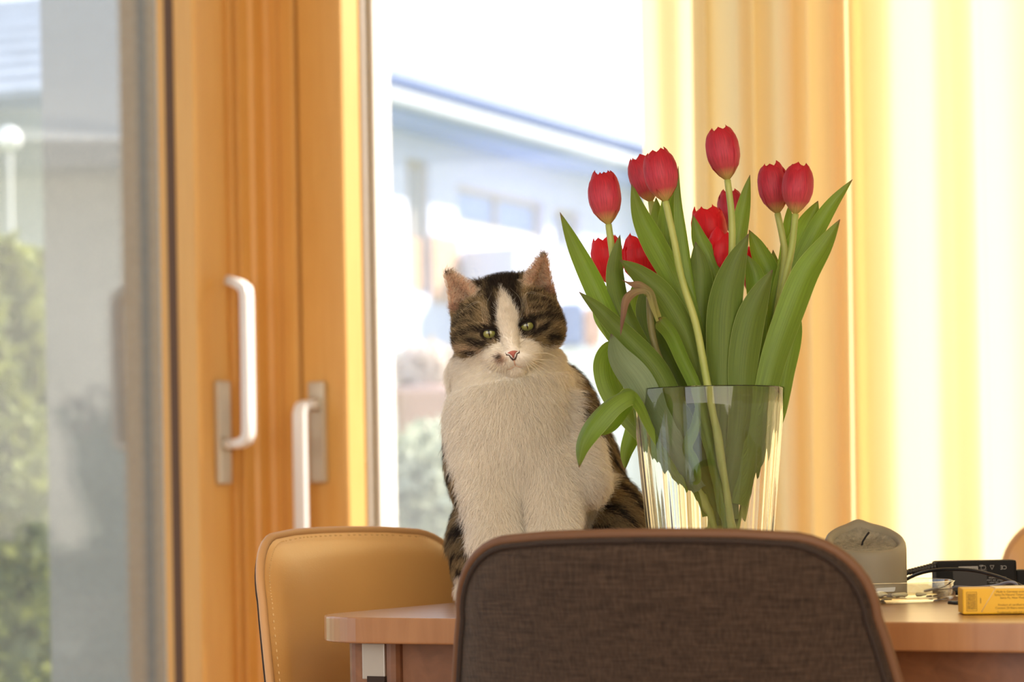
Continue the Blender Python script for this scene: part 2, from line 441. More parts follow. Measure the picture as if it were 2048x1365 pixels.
# garden wall, furniture and plants between
M_bwall = mat('white_garden_wall', (238, 236, 230), .9, var=.03)
def vbox(name, px0, px1, py0, py1, d, th, material, parent=None, bev=0):
    a = P(px0, py1, d); b_ = P(px1, py0, d)
    me = box_me(name, ((a.x+b_.x)/2, d+th/2, (a.z+b_.z)/2), (abs(b_.x-a.x), th, abs(b_.z-a.z)), None, bev)
    return obj(name, me, material, parent, False)
o = vbox('garden_wall', 560, 1400, 690, 1080, 13, .3, M_bwall); tag(o, 'low white rendered garden wall in bright sun behind the cat', 'wall')
o = vbox('storage_box', 1120, 1166, 605, 690, 13.0, .28, mat('blue_box', (120, 140, 190), .6), None, .02); tag(o, 'blurred pale blue box on the garden wall just right of the cat head', 'box')
o = vbox('cushion', 1168, 1205, 612, 690, 13.0, .28, mat('orange_cushion', (225, 165, 130), .9), None, .04); tag(o, 'blurred orange cushion beside the pale blue box outside', 'cushion')
def foliage(n, fn, size, seed):
    r = np.random.RandomState(seed); vs = []; fs = []
    for i in range(n):
        c = fn(r); a = r.normal(size=3); a /= np.linalg.norm(a); b = np.cross(a, r.normal(size=3)); b /= np.linalg.norm(b)
        s = size*(.6+.8*r.rand()); k = len(vs)
        vs += [c-a*s, c+b*s*.4, c+a*s, c-b*s*.4]; fs.append((k, k+1, k+2, k+3))
    return vs, fs
def bush(name, c, rad, n, size, material, label, seed, stem=True):
    def fn(r):
        v = r.normal(size=3); v /= np.linalg.norm(v); q = .55+.45*r.rand()
        return np.array([c[0]+v[0]*rad[0]*q, c[1]+v[1]*rad[1]*q, c[2]+v[2]*rad[2]*q])
    R_ = root(name, (c[0], c[1], -.2)); tag(R_, label, 'bush')
    vs, fs = foliage(n, fn, size, seed)
    tag(obj('foliage', mesh('foliage', vs, fs), material, R_, False), kind='stuff')
    tube('stem', [(c[0], c[1], -.22), (c[0]+.02, c[1], c[2]*.5), (c[0], c[1], c[2])], [.04, .03, .02], mat('bark', (110, 90, 70), .9), R_)
    return R_
M_leafA = mat('pale_green_leaves', (184, 190, 164), .7, trans=.3, c2=(160, 166, 146), vscale=3)
M_leafB = mat('blossom_shrub', (226, 212, 204), .8, trans=.3, c2=(200, 190, 160), vscale=4)
M_leafC = mat('conifer_green', (150, 155, 70), .8, trans=.3, c2=(88, 98, 66), vscale=2.5)
c = P(855, 745, 9); bush('blossoming_shrub', c, (.13, .13, .12), 700, .03, M_leafB, 'small pale shrub in a terracotta pot outside, left of the cat', 3)
c = P(860, 1010, 7.5); bush('garden_bush', c, (.24, .3, .26), 1800, .035, M_leafA, 'low grey-green bush outside the glass at the lower left of the cat', 4)
pc = P(862, 870, 9); vs, fs = lathe_v([(.05, pc.z-.22), (.10, pc.z-.22), (.135, pc.z+.14), (.15, pc.z+.14), (.15, pc.z+.18), (.12, pc.z+.18), (.11, pc.z-.1), (0.001, pc.z-.1)], 32, (pc.x, pc.y))
tag(obj('flower_pot', recalc(mesh('flower_pot', vs, fs)), mat('terracotta', (206, 170, 158), .85)), 'blurred terracotta flower pot outside, left of the cat', 'pot')
pl = vbox('pot_stand', 770, 925, 905, 1080, 8.9, .5, mat('pot_stand_wood', (180, 182, 170), .8, var=.15, vscale=3), None, .01); tag(pl, 'low weathered grey stand under the terracotta pot outside', 'stand')

# left garden: conifers, neighbouring house with grey roof, ball lamp
def cone_tree(px, d, ztop, rad, label, seed):
    b = P(px, 1010, d); h = ztop+.25
    def fn(r):
        k = r.rand()**.7; a = r.rand()*2*PI; q = rad*(1-k*.75)*(.6+.4*r.rand())*(1+.25*math.sin(a*5+k*9))
        return np.array([b.x+q*math.cos(a), b.y+q*math.sin(a), -.25+k*h])
    R_ = root('conifer', (b.x, b.y, -.25)); tag(R_, label, 'tree', 'conifers left of the pier')
    vs, fs = foliage(4200, fn, .05, seed)
    tag(obj('foliage', mesh('foliage', vs, fs), M_leafC, R_, False), kind='stuff')
    tube('trunk', [(b.x, b.y, -.3), (b.x, b.y, h*.8-.25)], [.06, .02], mat('bark_dark', (90, 75, 60), .9), R_)
cone_tree(-40, 8.0, 1.75, .6, 'greenish brown conifer outside at the left edge of the picture', 11)
cone_tree(55, 8.6, 1.78, .5, 'grey-green conifer outside directly left of the stucco pier', 12)
cone_tree(150, 9.2, 1.55, .4, 'conifer outside partly hidden behind the stucco pier', 13)
H2 = root('neighbour_cottage', P(0, 1010, 15)); tag(H2, 'neighbouring house with a grey tiled roof at the upper left edge, behind the glass', 'house')
M_cw = mat('cottage_render', (176, 178, 170), .9, var=.06, vscale=1.5); M_cr = mat('cottage_roof', (150, 158, 170), .6, var=.2, vscale=4)
a = P(-420, 215, 15); b_ = P(240, 215, 15)
obj('wall', box_me('wall', ((a.x+b_.x)/2, 16.2, (a.z-.25)/2), (b_.x-a.x, 2, a.z+.25)), M_cw, H2, False)
for k in range(8):
    y0 = 14.6+k*.3; z0 = a.z-.1+k*.14
    def sl(p, z0=z0, y0=y0): return Vector((p.x, y0+p.y*.9, z0+p.y*.3+p.z+(p.x-a.x)*.07))
    obj('roof_tile_row' if k == 0 else 'roof_tile_row', box_me('roof_tile_row', ((a.x+b_.x)/2, .17, 0), (b_.x-a.x+.3, .36, .05), sl, .01), M_cr, H2, False)
lp = P(18, 278, 11); bm = bmesh.new(); bmesh.ops.create_uvsphere(bm, u_segments=24, v_segments=14, radius=.055, matrix=Matrix.Translation(lp)); me = bpy.data.meshes.new('globe'); bm.to_mesh(me); bm.free()
LR = root('garden_lamp', (lp.x, lp.y, -.2)); tag(LR, 'small white ball lamp on a pole outside at the left edge', 'lamp')
obj('globe', me, mat('white_globe', (235, 235, 232), .4), LR); tube('pole', [(lp.x, lp.y, -.25), (lp.x, lp.y, lp.z-.05)], .012, M_cw, LR)

# pale outbuilding added out of view to brighten the reflection in the left door's glass
OB = root('added_outbuilding', (6.8, 6.6, -.25)); tag(OB, 'pale outbuilding added out of view on the right to brighten the reflection in the left glass', 'building')
def OP(p): return Vector((6.8+p.x*.45+p.y*.9, 6.6-p.x*.9+p.y*.45, p.z))
obj('wall', box_me('wall', (0, .6, 1.1), (11, 2.2, 2.7), OP), mat('outbuilding_render', (232, 230, 224), .9, var=.08, vscale=1.2, c2=(200, 202, 196)), OB, False)
obj('roof', box_me('roof', (0, .6, 2.52), (11.4, 2.8, .14), OP, .02), M_cr, OB, False)
for k in (-2.6, .4, 3.0):
    w_ = obj('window', box_me('window', (k, -.51, 1.35), (.8, .03, .9), OP), M_hwin, OB, False)
    obj('window_frame', box_me('window_frame', (k, -.53, 1.35), (.05, .03, .9), OP), M_hfr, w_, False)
    obj('window_sill', box_me('window_sill', (k, -.55, .88), (.9, .1, .04), OP), M_gut, w_, False)
# ================================================================== table
TZ = .7503
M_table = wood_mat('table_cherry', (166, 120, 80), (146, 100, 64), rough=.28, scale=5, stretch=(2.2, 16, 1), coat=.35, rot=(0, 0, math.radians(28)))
M_apron = wood_mat('table_apron', (134, 90, 60), (112, 72, 46), rough=.45, scale=6, stretch=(3, 14, 8), rot=(0, 0, math.radians(28)))  # shadow under the tabletop is put into this darker wood
M_dslot = mat('dark_slot', (48, 34, 26), .8)
M_bracket = mat('zinc_bracket', (176, 172, 164), .45, metal=.5)
tu = Vector((.8829, -.4695, 0)); tv = Vector((.4695, .8829, 0))
T0 = Vector((-.2205, 2.396, 0))          # the corner where the straight edges would meet
def TT(x, y, z): return T0+tu*x+tv*y+Vector((0, 0, z))
def rrect(x0, x1, y0, y1, r, n=12):
    out = []
    for cx, cy, a0 in ((x1-r, y1-r, 0), (x0+r, y1-r, 90), (x0+r, y0+r, 180), (x1-r, y0+r, 270)):
        for k in range(n+1):
            a = math.radians(a0+90*k/n); out.append((cx+r*math.cos(a), cy+r*math.sin(a)))
    return out
TB = root('dining_table', TT(.9, .45, 0)); tag(TB, 'light brown wooden dining table with rounded corners, the cat and the vase on it', 'table')
vs, fs = prism_v(rrect(0, 1.8, 0, .9, .085), TZ-.0255, TZ, TT)
obj('tabletop', bevelled(recalc(mesh('tabletop', vs, fs)), .0022, 3, 50), M_table, TB, False)
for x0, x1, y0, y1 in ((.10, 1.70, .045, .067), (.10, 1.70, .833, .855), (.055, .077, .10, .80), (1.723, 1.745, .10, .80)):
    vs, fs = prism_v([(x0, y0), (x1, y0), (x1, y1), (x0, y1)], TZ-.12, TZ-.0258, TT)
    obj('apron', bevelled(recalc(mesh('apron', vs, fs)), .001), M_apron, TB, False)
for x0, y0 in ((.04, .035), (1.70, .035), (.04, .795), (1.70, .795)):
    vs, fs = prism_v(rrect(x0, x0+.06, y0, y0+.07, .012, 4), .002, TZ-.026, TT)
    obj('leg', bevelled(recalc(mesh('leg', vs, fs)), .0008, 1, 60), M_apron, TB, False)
vs, fs = prism_v([(.062, .031), (.088, .031), (.088, .0345), (.062, .0345)], TZ-.0628, TZ-.027, TT)
obj('bracket', bevelled(recalc(mesh('bracket', vs, fs)), .001), M_bracket, TB, False)
vs, fs = prism_v([(.068, .0303), (.088, .0303), (.088, .0352), (.068, .0352)], TZ-.0655, TZ-.0595, TT)
obj('slot', recalc(mesh('slot', vs, fs)), M_dslot, TB, False)

# ================================================================== chairs
M_fab = bpy.data.materials.new('dark_woven_fabric'); M_fab.use_nodes = True
t = M_fab.node_tree; p = t.nodes['Principled BSDF']; p.inputs['Roughness'].default_value = .95; p.inputs['Specular IOR Level'].default_value = .15; p.inputs['Sheen Weight'].default_value = .25
tc = t.nodes.new('ShaderNodeTexCoord'); mixn = []
for sc_ in ((900, 900, 60), (60, 60, 900)):
    mp = t.nodes.new('ShaderNodeMapping'); mp.inputs['Scale'].default_value = tuple(v/20 for v in sc_); t.links.new(tc.outputs['Object'], mp.inputs[0])
    n_ = t.nodes.new('ShaderNodeTexNoise'); n_.inputs['Scale'].default_value = 14; n_.inputs['Detail'].default_value = 2; t.links.new(mp.outputs[0], n_.inputs['Vector']); mixn.append(n_)
ad = t.nodes.new('ShaderNodeMath'); ad.operation = 'ADD'; t.links.new(mixn[0].outputs['Fac'], ad.inputs[0]); t.links.new(mixn[1].outputs['Fac'], ad.inputs[1])
rp = t.nodes.new('ShaderNodeValToRGB'); mm = t.nodes.new('ShaderNodeMath'); mm.operation = 'MULTIPLY'; mm.inputs[1].default_value = .5
t.links.new(ad.outputs[0], mm.inputs[0]); t.links.new(mm.outputs[0], rp.inputs[0])
rp.color_ramp.elements[0].position = .36; rp.color_ramp.elements[0].color = (*s2l((42, 32, 25)), 1)
rp.color_ramp.elements[1].position = .64; rp.color_ramp.elements[1].color = (*s2l((72, 57, 46)), 1)
t.links.new(rp.outputs[0], p.inputs['Base Color'])
bp = t.nodes.new('ShaderNodeBump'); bp.inputs['Strength'].default_value = .5; bp.inputs['Distance'].default_value = .001; t.links.new(ad.outputs[0], bp.inputs['Height']); t.links.new(bp.outputs[0], p.inputs['Normal'])
M_lea = mat('tan_leather', (220, 168, 98), .33, spec=.5, var=.06, vscale=5, bump=.12, bscale=500, coat=.9)
M_lea.node_tree.nodes['Principled BSDF'].inputs['Coat Roughness'].default_value = .32
M_pip = mat('tan_piping', (104, 70, 44), .6)
M_seam = mat('dark_seam', (46, 34, 27), .9)
M_stitch = mat('stitching', (214, 176, 120), .8)
M_cleg = wood_mat('chair_leg_wood', (150, 104, 66), (126, 84, 50))
ZB, ZTOP = .44, .832
def hw(z):
    k = (ZTOP-z)/(ZTOP-ZB)
    return .172+.075*min(k, .55)/.55*.62-.03*max(0, k-.6)
def outline(n=10):
    R = .066; o = []
    o.append((0, ZTOP))
    wt = hw(ZTOP-R)
    o += [(x, ZTOP-.002*(x/.1)**2) for x in (.03, .06, .085)]
    for k in range(n+1):
        a = math.radians(90-90*k/n)
        o.append((wt-R+R*math.cos(a), ZTOP-.004-R+R*math.sin(a)))
    for k in range(1, 12):
        z = ZTOP-R-(ZTOP-R-ZB-.04)*k/12; o.append((hw(z), z))
    for k in range(7):
        a = math.radians(-90*k/6); o.append((hw(ZB+.04)-.04+.04*math.cos(a), ZB+.04+.04*math.sin(a)))
    o.append((.06, ZB))
    L = [(-x, z) for x, z in o[::-1] if x > 1e-6]
    return o+[(0, ZB)]+L
OUT = outline()
def bend(x, z, off):
    y = -.2*(z-ZB)-.19+.045*(x/.2)**2+off
    return Vector((x, y, z))
def pad(side, th, inset, rings=14):
    """one face of the back: side -1 outer fabric, +1 inner leather, puffed by th"""
    n = len(OUT); vs = []; fs = []
    cz = .64
    for j in range(rings+1):
        r = 1-j/rings
        puff = th*(1-(r**(6 if side < 0 else 3.2)))**.5
        for x, z in OUT:
            ax = 0; az = min(max(z, ZB+.12), ZTOP-.12) if False else cz
            X = x*r*(1-inset); Z = az+(z-az)*r*(1-inset*.6)
            if j == rings: X, Z = x*.001, az+(z-az)*.001
            vs.append(bend(X, Z, side*(.004+puff)))
    for j in range(rings):
        for i in range(n):
            f = (j*n+i, j*n+(i+1) % n, (j+1)*n+(i+1) % n, (j+1)*n+i)
            fs.append(f if side < 0 else f[::-1])
    return recalc(mesh('pad', vs, fs))
def make_chair():
    r = empty('dining_chair')
    obj('backrest_fabric', pad(-1, .011, .012), M_fab, r)
    o = obj('backrest_leather', pad(1, .021, .02), M_lea, r)
    n = len(OUT)
    ring = [bend(x, z, 0) for x, z in OUT]; ring += ring[:2]
    vs, fs = tube_v([tuple(v) for v in ring], .0048, 12, cap=False); obj('piping', mesh('piping', vs, fs), M_pip, r)
    ring = [bend(x*.968, .64+(z-.64)*.972, -.0085) for x, z in OUT]; ring.append(ring[0])
    vs, fs = tube_v([tuple(v) for v in ring], .0022, 6); obj('seam', mesh('seam', vs, fs), M_seam, r)
    # stitches along the leather edge
    pts = [bend(x*.972, .64+(z-.64)*.974, .0105) for x, z in OUT]; pts.append(pts[0])
    cv_ = catmull([tuple(v) for v in pts], 420); vs = []; fs = []
    for i in range(0, 418, 2):
        a_, b2 = tube_v([cv_[i], cv_[i]*.3+cv_[i+1]*.7], .0007, 4); k = len(vs); vs += a_; fs += [tuple(q+k for q in f) for f in b2]
    tag(obj('stitching', mesh('stitching', vs, fs), M_stitch, r, False), kind='stuff')
    # seat
    vs, fs = prism_v(rrect(-.225, .225, -.2, .23, .09, 8), .405, .46)
    obj('seat', bevelled(recalc(mesh('seat', vs, fs)), .016, 4, 50), M_lea, r, False)
    vs, fs = prism_v(rrect(-.2, .2, -.18, .2, .07, 6), .385, .404); obj('seat_frame', recalc(mesh('seat_frame', vs, fs)), M_cleg, r, False)
    for sx in (-1, 1):
        for sy in (-1, 1):
            tube('leg', [(sx*.16, sy*.14+.01, .386), (sx*.2, sy*.19+.01, .002)], [.018, .011], M_cleg, r, 12)
    return r
def place(r, back_xy, face):
    """put the chair so that its back's top centre stands over back_xy, facing the direction face"""
    f = Vector((face[0], face[1], 0)).normalized(); rz = math.atan2(-f.x, f.y)
    off = bend(0, .80, 0).y
    r.location = (back_xy[0]-f.x*off, back_xy[1]-f.y*off, 0); r.rotation_euler = (0, 0, rz)
ch = make_chair(); place(ch, (.106, 2.0), (.40, .9165)); tag(ch, 'dining chair with a dark woven fabric back turned to us, in front of the table', 'chair', 'dining chairs')
c2 = copy_tree(ch); place(c2, (-.196, 2.72), (.822, -.57)); 
tag(c2, 'tan leather dining chair at the left end of the table, its pale inner back showing', 'chair', 'dining chairs')
c3 = copy_tree(ch); place(c3, (.842, 3.2), (-.60, -.80)); tag(c3, 'tan dining chair beyond the power adapter, cut off by the right edge', 'chair', 'dining chairs')

M_pip2 = mat('light_tan_piping', (196, 150, 98), .45)
for c_ in (c2, c3):
    for q_ in c_.children:
        if q_.name.startswith('piping'): q_.material_slots[0].link = 'OBJECT'; q_.material_slots[0].material = M_pip2

# ================================================================== vase
VD = 2.42
vc = P(1418, 900, VD); VXc, VYc = vc.x, VD
VR = P(1418, 781, VD).z
M_glass = glass_mat('clear_glass', (.97, .985, .965))
VS = root('glass_vase', (VXc, VYc, TZ)); tag(VS, 'clear flared glass vase on the table holding red tulips', 'vase')
pr = [(.0005, TZ+.0012), (.048, TZ+.0012), (.0545, TZ+.003), (.0565, TZ+.008)]
zb = TZ+.008
for k in range(1, 13):
    q = k/12; pr.append((.0565+(.0768-.0565)*(q**.93), zb+(VR-zb)*q))
pr += [(.0765, VR+.0012), (.0752, VR+.0014)]
for k in range(12, -1, -1):
    q = k/12; z = TZ+.016+(VR-TZ-.016)*q;  qq = (z-zb)/(VR-zb); pr.append((.0565+(.0768-.0565)*(qq**.93)-.0026, z))
pr += [(.045, TZ+.0125), (.0005, TZ+.012)]
vs, fs = lathe_v(pr, 192, (VXc, VYc))
vs = np.array([tuple(v) for v in vs]); dxy = vs[:, :2]-np.array([VXc, VYc]); rr0 = np.hypot(dxy[:, 0], dxy[:, 1]); an0 = np.arctan2(dxy[:, 1], dxy[:, 0])
rip = 1e-4*(np.sin(an0*31+1)+.8*np.sin(an0*53+2+np.sin(an0*7))+.6*np.sin(an0*17))*(vs[:, 2] < VR-.006)*(vs[:, 2] > TZ+.02)*(np.arange(len(vs))//192 > 15)
vs[:, :2] += dxy/(rr0[:, None]+1e-6)*rip[:, None]       # faint drawn streaks of the inner wall
obj('bowl', recalc(mesh('bowl', vs, fs)), M_glass, VS)

# ================================================================== candle and dish
cdc = P(1732, 1190, 2.54); cx, cy = cdc.x, 2.54
DS = root('candle_dish', (cx, cy, TZ)); tag(DS, 'shallow clear glass dish with wax scraps under the grey candle', 'dish')
dr = .0925
pr = [(.0005, TZ+.0008), (dr-.003, TZ+.0008), (dr, TZ+.004), (dr+.001, TZ+.0205), (dr-.0003, TZ+.0215), (dr-.0018, TZ+.0205), (dr-.003, TZ+.0075), (dr-.006, TZ+.0055), (.0005, TZ+.0055)]
vs, fs = lathe_v(pr, 80, (cx, cy)); obj('dish_body', recalc(mesh('dish_body', vs, fs)), pane_mat('dish_glass', 1.6, (.95, .965, .93)), DS)
M_wax = mat('grey_wax', (140, 131, 110), .5, spec=.35, sss=.25, var=.05, vscale=30)
M_waxr = mat('rough_wax', (146, 138, 118), .8, sss=.15, var=.3, vscale=160, bump=1, bscale=300)
CD = root('pillar_candle', (cx, cy, TZ+.006)); tag(CD, 'thick grey pillar candle burnt down unevenly, with a black bent wick', 'candle')
cr0 = .0428
seg = 72; z0 = TZ+.0062
def rim(th):   # th: 90 deg is away from the camera
    b = math.sin(th)
    k = .5+.5*b
    return TZ+.0535+.0285*k**1.3+.004*math.exp(-((th-math.radians(92))/.25)**2)
prof_fn = [(0, 0, 0), (1-.02, 0, 0), (1, .02, 0), (1, .3, 0), (1, .7, 0), (1, .86, 0), (.985, .94, 0), (.95, .985, 0), (.9, 1, 0), (.83, .985, 0), (.79, .95, 0), (.77, .90, 0)]
vs = []; 
for rr_, zz, _ in prof_fn:
    for k in range(seg):
        th = 2*PI*k/seg; zt = rim(th)
        vs.append((cx+cr0*max(rr_, .001)*math.cos(th), cy+cr0*max(rr_, .001)*math.sin(th), z0+(zt-z0)*zz))
n_ = len(prof_fn)
fs = [(i*seg+k, i*seg+(k+1) % seg, (i+1)*seg+(k+1) % seg, (i+1)*seg+k) for i in range(n_-1) for k in range(seg)]
obj('wax_body', recalc(mesh('wax_body', vs, fs)), M_wax, CD)
vs = []; R2 = 14
for j in range(R2+1):
    q = 1-j/R2
    for k in range(seg):
        th = 2*PI*k/seg; zt = rim(th)
        edge = z0+(zt-z0)*.90
        mound = TZ+.058+.010*(.5+.5*math.sin(th))*q
        z = edge*q**5+(mound-.004*q*q)*(1-q**5)+.0014*math.sin(th*19+j*1.7)*q*(1-q**4)+nr.normal()*.0004*(1 if 0 < j < R2 else 0)
        vs.append((cx+cr0*.775*max(q, .002)*math.cos(th), cy+cr0*.775*max(q, .002)*math.sin(th), z))
fs = [(i*seg+k, i*seg+(k+1) % seg, (i+1)*seg+(k+1) % seg, (i+1)*seg+k) for i in range(R2) for k in range(seg)]
obj('wax_hollow', recalc(mesh('wax_hollow', vs, fs)), M_waxr, CD)
tube('wick', [(cx-.0045, cy-.003, TZ+.055), (cx-.003, cy-.003, TZ+.0625), (cx+.0005, cy-.003, TZ+.068), (cx+.003, cy-.003, TZ+.0712), (cx+.004, cy-.003, TZ+.0725)], [.0011, .0011, .001, .0012, .0009], mat('charred_wick', (28, 24, 22), .9), CD, 7)
# wax scraps lying in the dish
M_scrap = mat('wax_scrap', (214, 206, 176), .6, sss=.2)
for i, (dx_, dy_, s_, lb) in enumerate(((-.030, -.068, .0055, 'roundish pale wax flake in the glass dish, farthest left, under the candle'), (.002, -.066, .0065, 'largest pale wax flake in the glass dish, below the right edge of the candle'), (.026, -.062, .005, 'pale wax flake in the glass dish just right of the candle'), (.050, -.045, .004, 'small pale wax flake near the right side of the glass dish'))):
    bm = bmesh.new(); bmesh.ops.create_icosphere(bm, subdivisions=2, radius=s_)
    for v in bm.verts:
        v.co *= 1+.35*math.sin(v.co.x*900+i)*math.cos(v.co.y*700+i*2); v.co.z *= .5; v.co.x *= 1.6; v.co += Vector((cx+dx_, cy+dy_, TZ+.0055+s_*.6))
    me = bpy.data.meshes.new('wax_scrap'); bm.to_mesh(me); bm.free()
    o = obj('wax_scrap', me, M_scrap); tag(o, lb, 'wax scrap', 'wax scraps in the glass dish')

# ================================================================== power adapter, cables, box
M_blk = mat('black_plastic', (17, 16, 14), .6, spec=.2, bump=.2, bscale=900)
M_blk2 = mat('black_cable', (24, 24, 27), .4)
M_print = mat('grey_print', (150, 148, 142), .6)
M_lab = mat('adapter_label', (38, 36, 34), .6)
ax = Vector((1, .06, 0)).normalized(); ay = Vector((0, 0, 1)); an = Vector((.06, -1, 0)).normalized()
al = P(1868, 1010, 2.62); ar = P(2031, 1010, 2.62); AL = (ar.x-al.x); AH = .0375
ac = Vector(((al.x+ar.x)/2, 2.63, TZ+.0012+AH/2))
def AD(p): return ac+ax*p.x+ay*p.z-an*p.y
PA = root('power_adapter', (ac.x, ac.y, TZ)); tag(PA, 'black laptop power adapter standing on its side at the right end of the table', 'adapter')
obj('housing', box_me('housing', (0, 0, 0), (AL, .026, AH), AD, .0035), M_blk, PA, False)
def flat_text(name, body, size, origin, xa, ya, material, parent, rot180=False, align='LEFT'):
    cu = bpy.data.curves.new(name, 'FONT'); cu.body = body; cu.size = size; cu.extrude = .00004; cu.align_x = align
    cu.resolution_u = 3
    o = bpy.data.objects.new(name, cu); COL.objects.link(o); cu.materials.append(material)
    xa = Vector(xa).normalized(); ya = Vector(ya).normalized()
    if rot180: xa, ya = -xa, -ya
    m_ = Matrix((xa, ya, xa.cross(ya))).transposed().to_4x4(); m_.translation = Vector(origin)
    bpy.context.view_layer.update()
    me = bpy.data.meshes.new_from_object(o.evaluated_get(bpy.context.evaluated_depsgraph_get())); me.transform(m_); bpy.data.objects.remove(o)
    me.materials.clear()
    return obj(name, me, material, parent, False)
def ADp(x, z): return AD(Vector((x, -.01315, z)))
obj('label', box_me('label', (-.008, -.0131, -.002), (AL*.42, .0003, AH*.62), AD), M_lab, PA, False)
obj('sticker', box_me('sticker', (-AL*.11, -.0133, AH*.27), (AL*.24, .0004, AH*.13), AD), mat('grey_sticker', (150, 146, 138), .5), PA, False)
flat_text('printed_text', 'S/N 01KX7 A2', .0028, AD(Vector((-AL*.005, -.0138, AH*.295))), ax, ay, mat('dark_ink', (50, 48, 46), .6), PA, True)
flat_text('printed_text', 'CE', .0060, ADp(AL*.37, AH*.34), ax, ay, M_print, PA, True)
flat_text('printed_text', 'INPUT 100-240V~\nOUTPUT 19V 3.42A\nMADE IN CHINA', .0026, ADp(AL*.36, -AH*.12), ax, ay, M_print, PA, True)
flat_text('printed_text', 'AC ADAPTER', .0042, ADp(AL*.10, -AH*.08), ax, ay, mat('faint_print', (84, 82, 80), .6), PA, True)
def outline_mark(name, pts, x, z):
    pp = [tuple(ADp(x+px_, z+pz_)) for px_, pz_ in pts]; pp.append(pp[0]); pp = pp
    vs = []; fs = []
    for i in range(len(pp)-1):
        a_, b2 = tube_v([pp[i], pp[i+1]], .00028, 4); k = len(vs); vs += a_; fs += [tuple(q+k for q in f) for f in b2]
    obj(name, mesh(name, vs, fs), M_print, PA, False)
q = .0022
outline_mark('warning_triangle', [(-q, q), (q, q), (0, -q)], AL*.185, AH*.29)
outline_mark('house_symbol', [(-q, q*.9), (q, q*.9), (q*1.3, 0), (q*.8, -q), (-q, -q)], AL*.075, AH*.29)
outline_mark('bin_symbol', [(-q*.8, q*1.3), (q*.9, q*1.3), (q*.9, q*.8), (-q*.8, q*.8)], -AL*.0+.0045, AH*.26+.0009)
obj('plug_block', box_me('plug_block', (AL/2+.018, .001, -.004), (.036, .022, AH*.62), AD, .003), M_blk, PA, False)
# ribbed strain relief
s0 = P(1868, 1134, 2.62); s1 = P(1808, 1147, 2.60); rp_ = []; rr_ = []
for k in range(41):
    q = k/40; rp_.append(s0.lerp(s1, q)); rr_.append((.0046-.0014*q)*(1.0 if k % 4 < 2 else .84))
obj('strain_relief', mesh('strain_relief', *tube_v([tuple(v) for v in rp_], rr_, 14)), M_blk2, PA)
cb = catmull([tuple(P(*q)) for q in ((1808, 1147, 2.60), (1790, 1152, 2.62), (1770, 1170, 2.68), (1740, 1185, 2.72), (1690, 1190, 2.74))], 24)
tube('cable', cb, .0019, M_blk2, PA, 8)
# looping cable in front of the adapter
cb = catmull([tuple(P(*q)) for q in ((1700, 1196, 2.68), (1770, 1186, 2.65), (1812, 1160, 2.60), (1845, 1146, 2.57), (1885, 1140, 2.55), (1940, 1141, 2.53), (1990, 1152, 2.5), (2030, 1167, 2.47), (2070, 1185, 2.44), (2120, 1203, 2.42), (2200, 1212, 2.44))], 60)
o = tube('charging_cable', cb, .0019, M_blk2, None, 8); tag(o, 'thin black cable arching in front of the power adapter', 'cable')
cb = catmull([tuple(P(*q)) for q in ((2080, 1200, 2.46), (2036, 1188, 2.46), (2033, 1170, 2.45), (2020, 1165, 2.45), (1990, 1172, 2.47), (1950, 1176, 2.50), (1900, 1174, 2.53), (1880, 1176, 2.56), (1850, 1183, 2.66))], 50)
o = tube('grey_cable', cb, .0016, mat('grey_blue_cable', (120, 124, 140), .35), None, 8); tag(o, 'thin grey-blue cable looped above the yellow box', 'cable')
cb = catmull([tuple(P(*q)) for q in ((1900, 1207, 2.44), (1925, 1208, 2.42), (1960, 1200, 2.46), (2000, 1196, 2.5))], 20)
o = tube('cable_plug', cb, [.0028]*6+[.0016]*14, M_blk2, None, 8); tag(o, 'small black plug lying between the glass dish and the yellow box', 'plug')

# yellow box
by0 = P(1926, 1231, 2.20)
bxa = Vector((1, -.10, 0)).normalized(); bya = Vector((.10, 1, 0)).normalized()
BL, BD, BH = .088, .052, .0232
bc = Vector((by0.x, 2.20, TZ+.0008))+bxa*BL/2+bya*BD/2+Vector((0, 0, BH/2))
def BX(p): return bc+bxa*p.x+bya*p.y+Vector((0, 0, p.z))
YB = root('yellow_box', (bc.x, bc.y, TZ)); tag(YB, 'small yellow cardboard box with fine brown print at the right front of the table', 'box')
M_yel = mat('yellow_card', (228, 176, 20), .5, var=.03); M_brn = mat('brown_ink', (116, 84, 20), .7)
obj('carton', box_me('carton', (0, 0, 0), (BL, BD, BH), BX, .0012), M_yel, YB, False)
lid_ = [(-BL/2+.0165, -BH/2+.002), (-BL/2+.0290, BH/2-.0004)]
pth = [BX(Vector((x, -BD/2-.0001, z))) for x, z in lid_]
obj('flap_edge', mesh('flap_edge', *tube_v([tuple(v) for v in pth], .00035, 5)), mat('flap_edge_card', (222, 200, 150), .7), YB)  # pale line along the edge of the flap
obj('flap', box_me('flap', (.0145, 0, BH/2+.0004), (BL*.66, BD*.96, .0006), BX), mat('flap_card', (246, 232, 190), .6), YB, False)
fx0, fx1, fz0, fz1 = -BL/2+.0035, -BL/2+.0125, -.0085, .0085
pp = [tuple(BX(Vector((x, -BD/2-.0002, z)))) for x, z in ((fx0, fz0), (fx1, fz0), (fx1, fz1), (fx0, fz1), (fx0, fz0))]
vs = []; fs = []
for i in range(4):
    a_, b2 = tube_v([pp[i], pp[i+1]], .00018, 4); k = len(vs); vs += a_; fs += [tuple(q_+k for q_ in f) for f in b2]
obj('printed_frame', mesh('printed_frame', vs, fs), M_brn, YB, False)
obj('printed_field', box_me('printed_field', ((fx0+fx1)/2, -BD/2-.0001, 0), (.0075, .0001, .0145), BX), mat('mottled_print', (196, 152, 30), .7, c2=(150, 112, 26), vscale=900), YB, False)
